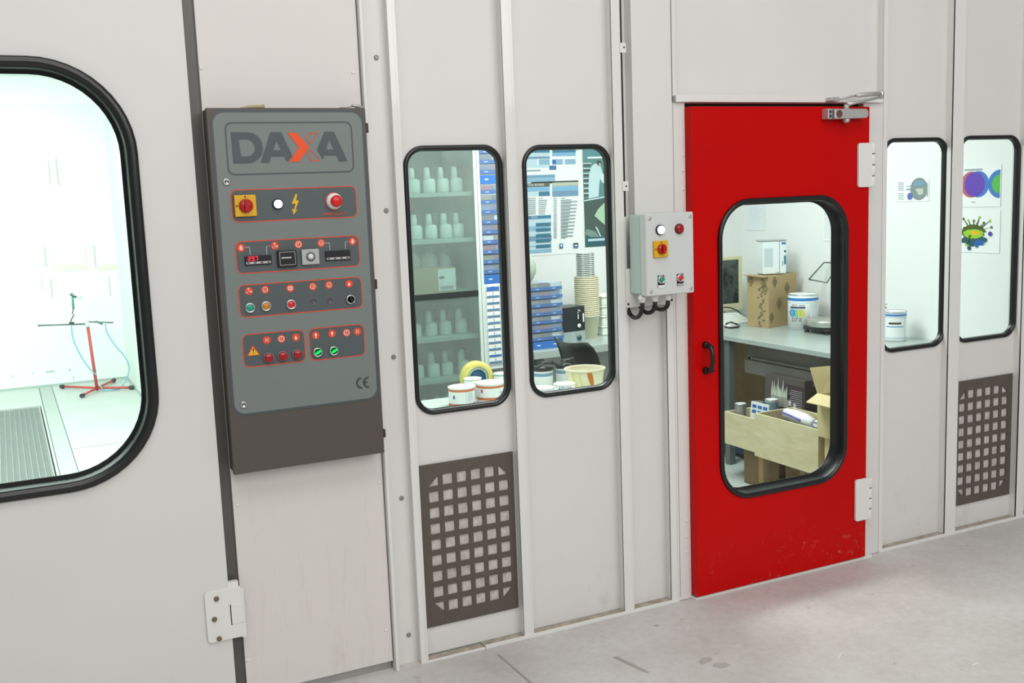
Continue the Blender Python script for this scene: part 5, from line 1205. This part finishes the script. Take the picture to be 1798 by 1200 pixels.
# open carton
oc = empty('open_carton', (3.74, .36, .43), 'open tan carton with a raised flap at the right edge of the door window', 'carton')
x0, x1, y0, y1_, z0, z1 = 3.60, 3.86, .18, .53, .43, .645; t = .005
for bx in ((x0, y0, z0, x0+t, y1_, z1), (x1-t, y0, z0, x1, y1_, z1), (x0+t, y0, z0, x1-t, y0+t, z1), (x0+t, y1_-t, z0, x1-t, y1_, z1), (x0+t, y0+t, z0, x1-t, y1_-t, z0+t)):
    q = MB(); q.box(*bx); q.build('carton_side', CARDL, oc)
q = MB(); q.add([(x0, y1_, z1), (x1, y1_, z1), (x1-.02, y1_+.06, z1+.115), (x0+.0, y1_+.055, z1+.125), (x0, y1_-.004, z1), (x1, y1_-.004, z1), (x1-.02, y1_+.056, z1+.117), (x0, y1_+.051, z1+.127)], [(0, 1, 2, 3), (4, 7, 6, 5), (0, 3, 7, 4), (1, 5, 6, 2), (3, 2, 6, 7)]); q.build('carton_flap', CARDL, oc)
q = MB(); q.add([(x0, y0, z1), (x0, y1_, z1), (x0-.09, y1_-.02, z1-.03), (x0-.09, y0+.02, z1-.03), (x0, y0, z1+.004), (x0, y1_, z1+.004), (x0-.09, y1_-.02, z1-.026), (x0-.09, y0+.02, z1-.026)], [(0, 3, 2, 1), (4, 5, 6, 7), (1, 2, 6, 5), (2, 3, 7, 6)]); q.build('carton_flap', CARDL, oc)
carton2('lower_carton', 'pale carton on the floor carrying the open tan carton', 3.63, 3.85, .20, .51, .001, .429, CARDL)
# wooden strip beside the left leg
q = MB(); q.box(3.93, 1.755, .0, 3.95, 1.80, .62); tag(q.build('wooden_batten', mat('light_batten', (206, 188, 130), .6)), 'light wooden batten standing upright left of the dark bench leg', 'batten')

# --- tins on the side bench
OR2 = mat('burnt_orange_band', (206, 110, 66), .4); PW = mat('filler_white', (232, 236, 230), .5)
x, y = G(811.5, 711, .8)
eA = can('filler_tin', 'white tin with two orange bands, left front in the leftmost lab window', x, y, .8, .057, .080, [(.004, .013, OR2), (.064, .074, OR2), (0, .004, NAVY)], group='orange-banded filler tins', lid=mat('tin_inside_green', (150, 182, 174), .4), rimm=PW)
va = -math.atan2(x, y+DIST); wrapped(eA, x, y, .8, .057, va-.7, va-.55, .035, .05, mat('label_navy', (70, 90, 140), .5)); wrapped(eA, x, y, .8, .057, va+.32, va+.34, .004, .076, GREYT); 
for k in range(6): wrapped(eA, x, y, .8, .057, va+.45, va+.95, .022+k*.007, .024+k*.007, GREYT)
x, y = G(862, 704, .8)
eB = can('filler_tin', 'white tin with orange bands and white lid, right of the front tin', x, y, .8, .062, .082, [(.012, .024, OR2), (.064, .074, OR2)], group='orange-banded filler tins', lid=PW, rimm=PW)
wrapped(eB, x, y, .8, .062, va-.75, va-.6, .046, .060, mat('label_red', (190, 60, 44), .5)); wrap_text('ST', eB, x, y, .84, .062, .012, INK, va+.75)
x, y = G(824, 694, .8)
can('filler_tin', 'open white tin whose rim shows behind the two orange-banded tins', x-.012, y-.072, .8, .038, .088, [], group='orange-banded filler tins', lid=PW, rimm=PW)
x, y = G(884, 690, .8)
can('filler_tin', 'tin with bright blue lid partly hidden at the right window edge', x+.01, y+.02, .8, .045, .085, [], group='orange-banded filler tins', lid=BLUE, rimm=mat('pale_green_rim', (170, 196, 186), .4))
# yellow tape roll standing on edge
x, z = W(843, 669, .80); rl = empty('tape_roll', (x, .84, .80), 'large yellow masking tape roll with blue core standing behind the tins', 'tape roll')
r_o = .076; zc = .80+r_o+.0005
q = MB(); q.lathe((x, .84, zc), [(r_o-.024, -.02), (r_o, -.02), (r_o, .018), (r_o-.024, .018)], 32, 0, 'y', cap=False); q.build('yellow_roll', mat('pale_yellow_tape', (226, 214, 120), .5), rl)
q = MB(); q.lathe((x, .84, zc), [(r_o-.036, .0), (r_o-.0242, .0), (r_o-.0242, .016), (r_o-.036, .016)], 32, 0, 'y', cap=False); q.build('grey_ring', mat('ring_green_grey', (170, 190, 180), .5), rl)
q = MB(); q.lathe((x, .84, zc), [(r_o-.0362, .0), (r_o-.0362, .014), (0, .014)], 32, 0, 'y'); q.build('core_disc', mat('core_blue', (40, 92, 130), .5), rl)
# stained pot, two lettered tins, black-lidded tins, chair
px0, py0 = W(1026.5, 645, .5)[0], .5
pt = empty('paint_pot', (px0, py0, .8), 'white plastic pot with orange paint dripping down its side, in the second lab window', 'pot')
q = MB(); q.lathe((px0, py0, .8005), [(0, 0), (.066, 0), (.086, .118), (.091, .120), (.091, .127), (.086, .128), (.083, .122), (.064, .006), (0, .006)], 36, 0, cap=False); q.build('pot_body', CREAMT, pt)
ODR = mat('orange_paint', (206, 112, 20), .3); YDR = mat('yellow_paint', (226, 216, 130), .4)
va = -math.atan2(px0, py0+DIST)
def drip(a, wds, m_, z1=.121):
    q = MB(); vs = []
    for k, wd in enumerate(wds):
        t = k/(len(wds)-1); zz = z1-t*.115; rr_ = .0665+(zz-.0)*(.086-.066)/.118+.0006; aa = a+t*.38
        for s in (-1, 1): vs.append((px0+rr_*math.sin(aa+s*wd), py0-rr_*math.cos(aa+s*wd), .8005+zz))
    q.add(vs, [(2*i, 2*i+1, 2*i+3, 2*i+2) for i in range(len(wds)-1)], 0, True); q.build('paint_drip', m_, pt, weld=False)
drip(va+.22, (.12, .15, .12, .07, .06, .045), ODR); drip(va-.75, (.05, .07, .09, .08, .05, .04), YDR); drip(va-.35, (.03, .04, .03, .05, .03, .02), YDR)
q = MB(); q.lathe((px0, py0, .80), [(.0815, .112), (.0836, .122)], 36, 0, cap=False); q.build('inner_smear', mat('inside_smear', (214, 190, 110), .4, 0, .35, 20), pt)
for k, (pxx, pyt) in enumerate(((991, 674), (953, 681))):
    x, zt = W(pxx, pyt, .33); h = zt-.8
    eD = can('mastic_tin', ('white tin lettered ATLAS standing left in front of the stained pot', 'white tin lettered ATLAS at the lower left corner of the second window')[k], x, .33, .8, .043, h, [], group='lettered mastic tins', lid=YDR, rimm=PW)
    wrap_text('ATLAS', eD, x, .33, .8+h-.020-.004*k, .043, .018, mat('indigo_text', (40, 48, 140), .5), -.42+.05*k)
BL = mat('black_lid', (34, 38, 38), .35)
for k, (pxx, r_) in enumerate(((953, .047), (990, .035))):
    x = xw(pxx, 665, .74); e_ = can('mixing_tin', ('blue-labelled tin with black mixing lid and handle behind the lettered tins', 'smaller tin with black mixing lid left of the stained pot')[k], x, .74, .8, r_, .098, [(.070, .084, STB)], lid=BL, rimm=BL, group='tins with black mixing lids')
    q = MB(); q.lathe((x, .74, .899), [(r_+.004, 0), (r_+.004, .010), (r_*.5, .014), (.01, .022), (.01, .034), (0, .034)], 18); q.tube([(x-r_, .70, .915), (x-.01, .695, .935), (x+r_, .70, .925), (x+r_+.012, .70, .90)], .006, 6); q.tube([(x+.0, .72, .93), (x+.035, .70, .936)], .008, 6)
    q.build('mixing_lid', BL, e_, weld=False)
ch = empty('office_chair', (2.72, 1.3, 0), 'dark office chair back with concave top edge, seen behind the stained pot', 'chair')
CHM = mat('dark_green_black_mesh', (40, 48, 44), .55, 0, .15, 12)
pts_t = [(975, 592), (983, 599), (993, 603), (1008, 605), (1022, 603), (1032, 602)]; yq = 1.25
left = [(975, 592), (983, 612), (988, 630), (992, 650), (994, 672)]; right_ = [(1032, 602), (1043, 612), (1050, 625), (1055, 642), (1056, 668)]
q = MB(); vs = []; m1, m2 = 10, 4
for j in range(m2+1):
    for i in range(m1+1):
        u = i/m1; v = j
        L_, R_ = left[j], right_[j]; p = (L_[0]+(R_[0]-L_[0])*u, L_[1]+(R_[1]-L_[1])*u+(7*math.sin(PI*u) if j == 0 else 5*math.sin(PI*u)*(1-j/4)))
        X, Z = W(*p, yq); vs.append((X, yq+.05*math.sin(PI*u)-.0*j, Z))
nv = len(vs); vs += [(a, b_+.018, c_) for a, b_, c_ in vs]
fs = [(j*(m1+1)+i, j*(m1+1)+i+1, (j+1)*(m1+1)+i+1, (j+1)*(m1+1)+i) for j in range(m2) for i in range(m1)]
fs += [tuple(nv+a for a in reversed(f)) for f in list(fs)]
edge = [i for i in range(m1+1)]+[j*(m1+1)+m1 for j in range(1, m2+1)]+[m2*(m1+1)+i for i in range(m1-1, -1, -1)]+[j*(m1+1) for j in range(m2-1, 0, -1)]
fs += [(edge[i], edge[(i+1) % len(edge)], nv+edge[(i+1) % len(edge)], nv+edge[i]) for i in range(len(edge))]
q.add(vs, fs, 0, True); q.build('backrest', CHM, ch)
xc_ = xw(1022, 640, yq)
q = MB(); q.prism(rrect(xc_-.03, .42, xc_+.03, .70, .01, 2), yq+.072, yq+.09); q.build('back_support', BLACKP, ch)
q = MB(); q.box(xc_-.23, 1.02-.12, .43, xc_+.23, 1.34, .49); q.build('seat', CHM, ch, .03, 3)
q = MB(); q.lathe((xc_, 1.14, .09), [(.03, 0), (.03, .12), (.018, .12), (.018, .339)], 14); q.build('gas_column', BLACKP, ch)
for k in range(5):
    a = 2*PI*k/5+.3; q = MB(); q.tube([(xc_+.03*math.cos(a), 1.14+.03*math.sin(a), .11), (xc_+.26*math.cos(a), 1.14+.26*math.sin(a), .075)], [.02, .014], 8); lg = q.build('base_arm', BLACKP, ch)
    q = MB(); q.lathe((xc_+.26*math.cos(a)-.012, 1.14+.26*math.sin(a), .029), [(.028, 0), (.028, .024)], 12, 0, 'x'); q.build('castor', BLACKP, lg)
# two tins in the third window
for k, (pxx, pyb_, dy) in enumerate(((1571, 604, 0), (1554, 590, .0))):
    x, y = G(pxx, pyb_-6, .8); r_ = .062
    e_ = can('paint_tin', ('white and blue paint tin standing on the worktop, in the third lab window', 'second white tin just behind the blue-banded one, cut off by the window edge')[k], x, y, .8, r_, .165 if k == 0 else .175, [(.142, .152, BLUE), (.134, .138, SKYB), (.018, .022, PB2), (.154, .158, SKYB)] if k == 0 else [(.150, .158, STEELU)], group='paint tins in the third window')
    if k == 0:
        va = -math.atan2(x, y+DIST); wrapped(e_, x, y, .8, r_, va-.55, va+.55, .098, .108, INK); wrapped(e_, x, y, .8, r_, va-.8, va+.8, .082, .086, BLUE); wrapped(e_, x, y, .8, r_, va+.95, va+.98, .0, .15, GREYT)

# ================================================================== SPRAY BOOTH
o = MB(); o.box(.19, .06, -.1, 1.2, 7.8, 0); o.box(-4, 6.55, -.1, .19, 7.8, 0); tag(o.build('floor', mat('booth_floor', (196, 204, 198), .45, 0, .05, 4)), kind='structure')
o = MB(); o.box(-4.1, .06, -.5, .19, 6.6, -.42); tag(o.build('floor', mat('pit_floor', (128, 136, 132), .8)), kind='structure')
o = MB(); o.box(-4, 7.6, 0, 1.19, 7.7, 2.95); bwl = o.build('wall_back', BOOTHW); tag(bwl, kind='structure')
o = MB(); o.box(-4.1, .087, 0, -4, 7.6, 2.95); tag(o.build('wall_left', BOOTHW), kind='structure')
o = MB(); o.box(-4.1, .087, 2.95, 1.2, 7.7, 3.05); tag(o.build('ceiling', BOOTHW), kind='structure')
gt = empty('floor_grating', (-.3, 3.5, -.03), 'steel floor grating of the spray booth, seen low in the big left window', 'grating')
for sct in range(2):
    q = MB(); x0 = -.85+sct*.52
    for k in range(14):
        q.box(x0+k*.038, .2, -.03, x0+k*.038+.004, 6.54, -.002)
    g_ = q.build('bearing_bars', mat('grating_steel', (158, 166, 162), .5, .2), gt); g_['kind'] = 'stuff'
    q = MB()
    for k in range(158): q.box(x0-.01, .2+k*.04, -.028, x0+.505, .2+k*.04+.0045, -.004)
    g_ = q.build('cross_bars', mat('grating_steel', (158, 166, 162), .5, .2), gt); g_['kind'] = 'stuff'
    q = MB(); q.box(x0-.014, .2, -.032, x0-.008, 6.54, .0); q.box(x0+.502, .2, -.032, x0+.508, 6.54, .0); q.build('frame_bar', mat('grating_edge', (196, 204, 198), .5, .1), gt)
q = MB(); q.box(.205, .12, .0002, .212, 7.58, .0015); q.box(.318, .12, .0002, .324, 7.58, .0015); q.box(.324, 4.55, .0002, 1.0, 4.556, .001)
q.build('floor_seam', mat('seam_grey', (96, 106, 102), .7), gt)
q = MB(); q.box(.212, .12, .0002, .318, 7.58, .001); q.build('edge_strip', mat('edge_strip', (178, 188, 182), .5), gt)
q = MB(); q.box(-.9, .2, -.42, -.88, 6.5, -.033); q.box(.17, .2, -.42, .188, 6.5, -.033); q.build('grating_support', STEELD, gt)
# baseboard of the booth
q = MB(); q.box(-4, 7.585, 0, 1.02, 7.6, .02); tag(q.build('baseboard_back', mat('skirt_line', (170, 184, 176), .6)), kind='structure')
q = MB(); q.box(1.015, .12, 0, 1.03, 7.585, .015); tag(q.build('baseboard_right', mat('skirt_line', (170, 184, 176), .6)), kind='structure')
# spray gun stand
SR = mat('faded_red_steel', (196, 84, 80), .5); SG = mat('stand_grey', (120, 132, 128), .5, .3)
bx_, by_ = G(171, 688)
sg_ = empty('spray_gun_stand', (bx_, by_, 0), 'red tripod-like spray gun stand with crossbar in the white booth', 'stand')
hz = zw(165, 570, by_); q = MB(); q.tube([(bx_, by_, .012), (bx_-.03, by_, hz)], .014, 8); q.build('post', SR, sg_)
q = MB(); q.tube([(bx_-.03, by_, hz-.02), (bx_-.032, by_, hz+.03)], .02, 8); q.build('post_sleeve', mat('white_sleeve_metal', (220, 226, 222), .4), sg_)
for p in ((110, 683), (145, 699), (234, 684.5), (200, 672)):
    gx, gy = G(*p); gx = min(gx, .985); q = MB(); q.tube([(bx_, by_, .035), (gx, gy, .022)], .012, 6); l_ = q.build('leg', SR, sg_)
    d_ = Vector((gx-bx_, gy-by_, 0)).normalized()*.02; q = MB(); q.tube([(gx-d_.x, gy-d_.y, .022), (gx+d_.x, gy+d_.y, .0215)], .0195, 8); q.build('foot_cap', STEELD, l_)
q = MB(); xL, zL = W(66, 572, by_); xR2, zR2 = W(199, 567, by_); q.tube([(xL, by_, zL), (bx_-.03, by_, hz+.01)], .008, 6); q.build('crossbar', SG, sg_)
q = MB(); q.tube([(bx_-.03, by_, hz+.03), (xR2, by_, zR2)], .007, 6); q.tube([(bx_+.04, by_, hz+.03), (bx_+.10, by_-.01, hz-.005)], .009, 6); q.build('side_hook', SG, sg_)
gx_, gz_ = W(126, 567, by_)
gn = empty('spray_gun', (gx_, by_, gz_), 'green-handled spray gun with white cup hanging on the stand crossbar', 'spray gun')
def gp(px, py): a, b_ = W(px, py, by_-.02); return (a, by_-.02, b_)
q = MB(); q.tube([gp(129, 543), gp(128, 530), gp(128, 522)], [.010, .011, .012], 8); q.build('gun_handle', mat('gun_green', (92, 158, 142), .4, .3), gn)
q = MB(); q.tube([gp(124, 516), gp(128, 520), gp(134, 522)], [.016, .012, .010], 8); q.build('gun_body', mat('gun_body', (96, 118, 116), .35, .5), gn)
q = MB(); c_ = gp(139, 522); q.lathe((c_[0], c_[1], c_[2]-.02), [(0, 0), (.02, .004), (.024, .02), (.02, .036), (0, .04)], 14); q.build('paint_cup', mat('cup_white', (206, 226, 220), .4), gn)
q = MB(); q.tube([gp(129, 543), gp(127, 551), gp(130, 553), gp(125, 562), gp(124, 568)], .005, 6); q.box(gx_-.025, by_-.034, gz_-.012, gx_+.02, by_-.009, gz_+.008); q.build('hanging_hook', STEELD, gn, weld=False)
HO = mat('pale_blue_hose', (120, 190, 206), .4)
def hose(pts, label, y_end):
    P = [Vector(gp(*p)) for p in pts]; out = []
    for i in range(len(P)-1):
        p0_, p1_, p2_, p3_ = P[max(i-1, 0)], P[i], P[i+1], P[min(i+2, len(P)-1)]
        for k in range(6):
            t = k/6; out.append(.5*((2*p1_)+(-p0_+p2_)*t+(2*p0_-5*p1_+4*p2_-p3_)*t*t+(-p0_+3*p1_-3*p2_+p3_)*t**3))
    out.append(P[-1]); out = [Vector((v.x, v.y-.03+y_end*(i/len(out)), max(v.z, .008))) for i, v in enumerate(out)]
    q = MB(); q.tube(out, .006, 6); tag(q.build('air_hose', HO), label, 'hose')
hose([(125, 570), (127, 590), (135, 612), (148, 635), (160, 650), (169, 658)], 'pale blue air hose hanging from the spray gun to the stand foot', .012)
hose([(184, 566), (188, 585), (203, 608), (218, 625), (226, 645), (220, 668), (205, 686), (188, 692), (175, 676)], 'longer pale blue air hose curving down right of the stand', -.0)
# masking strips and drips left on the booth wall
for k, (a, b_, c_, d_) in enumerate(((92, 466, 155, 474), (172, 465, 205, 474))):
    x0, z1 = W(a, b_, 7.6); x1, z0 = W(c_, d_, 7.6); q = MB(); q.box(x0, 7.596, z0, x1, 7.599, z1); tag(q.build('masking_strip', mat('masking_strip', (222, 226, 204), .6)), ('longer left', 'shorter right')[k]+' strip of pale masking paper stuck on the booth back wall', 'strip')
q = MB()
for a, b_, c_, d_ in ((79, 433, 80, 470), (93, 432, 95, 462), (150, 435, 151, 462), (166, 430, 167, 470), (73, 485, 74, 510), (90, 490, 91, 525), (192, 485, 193, 520), (100, 278, 101, 326), (86, 285, 87, 322), (20, 660, 24, 662), (55, 656, 60, 657), (80, 652, 96, 654), (128, 660, 130, 669), (120, 648, 124, 652)):
    x0, z1 = W(a, b_, 7.6); x1, z0 = W(c_+.4, d_, 7.6); q.box(x0, 7.5975, z0, x1, 7.5995, z1)
dr2 = q.build('paint_drips', mat('paint_drips', (186, 196, 184), .7), bwl); dr2['kind'] = 'stuff'
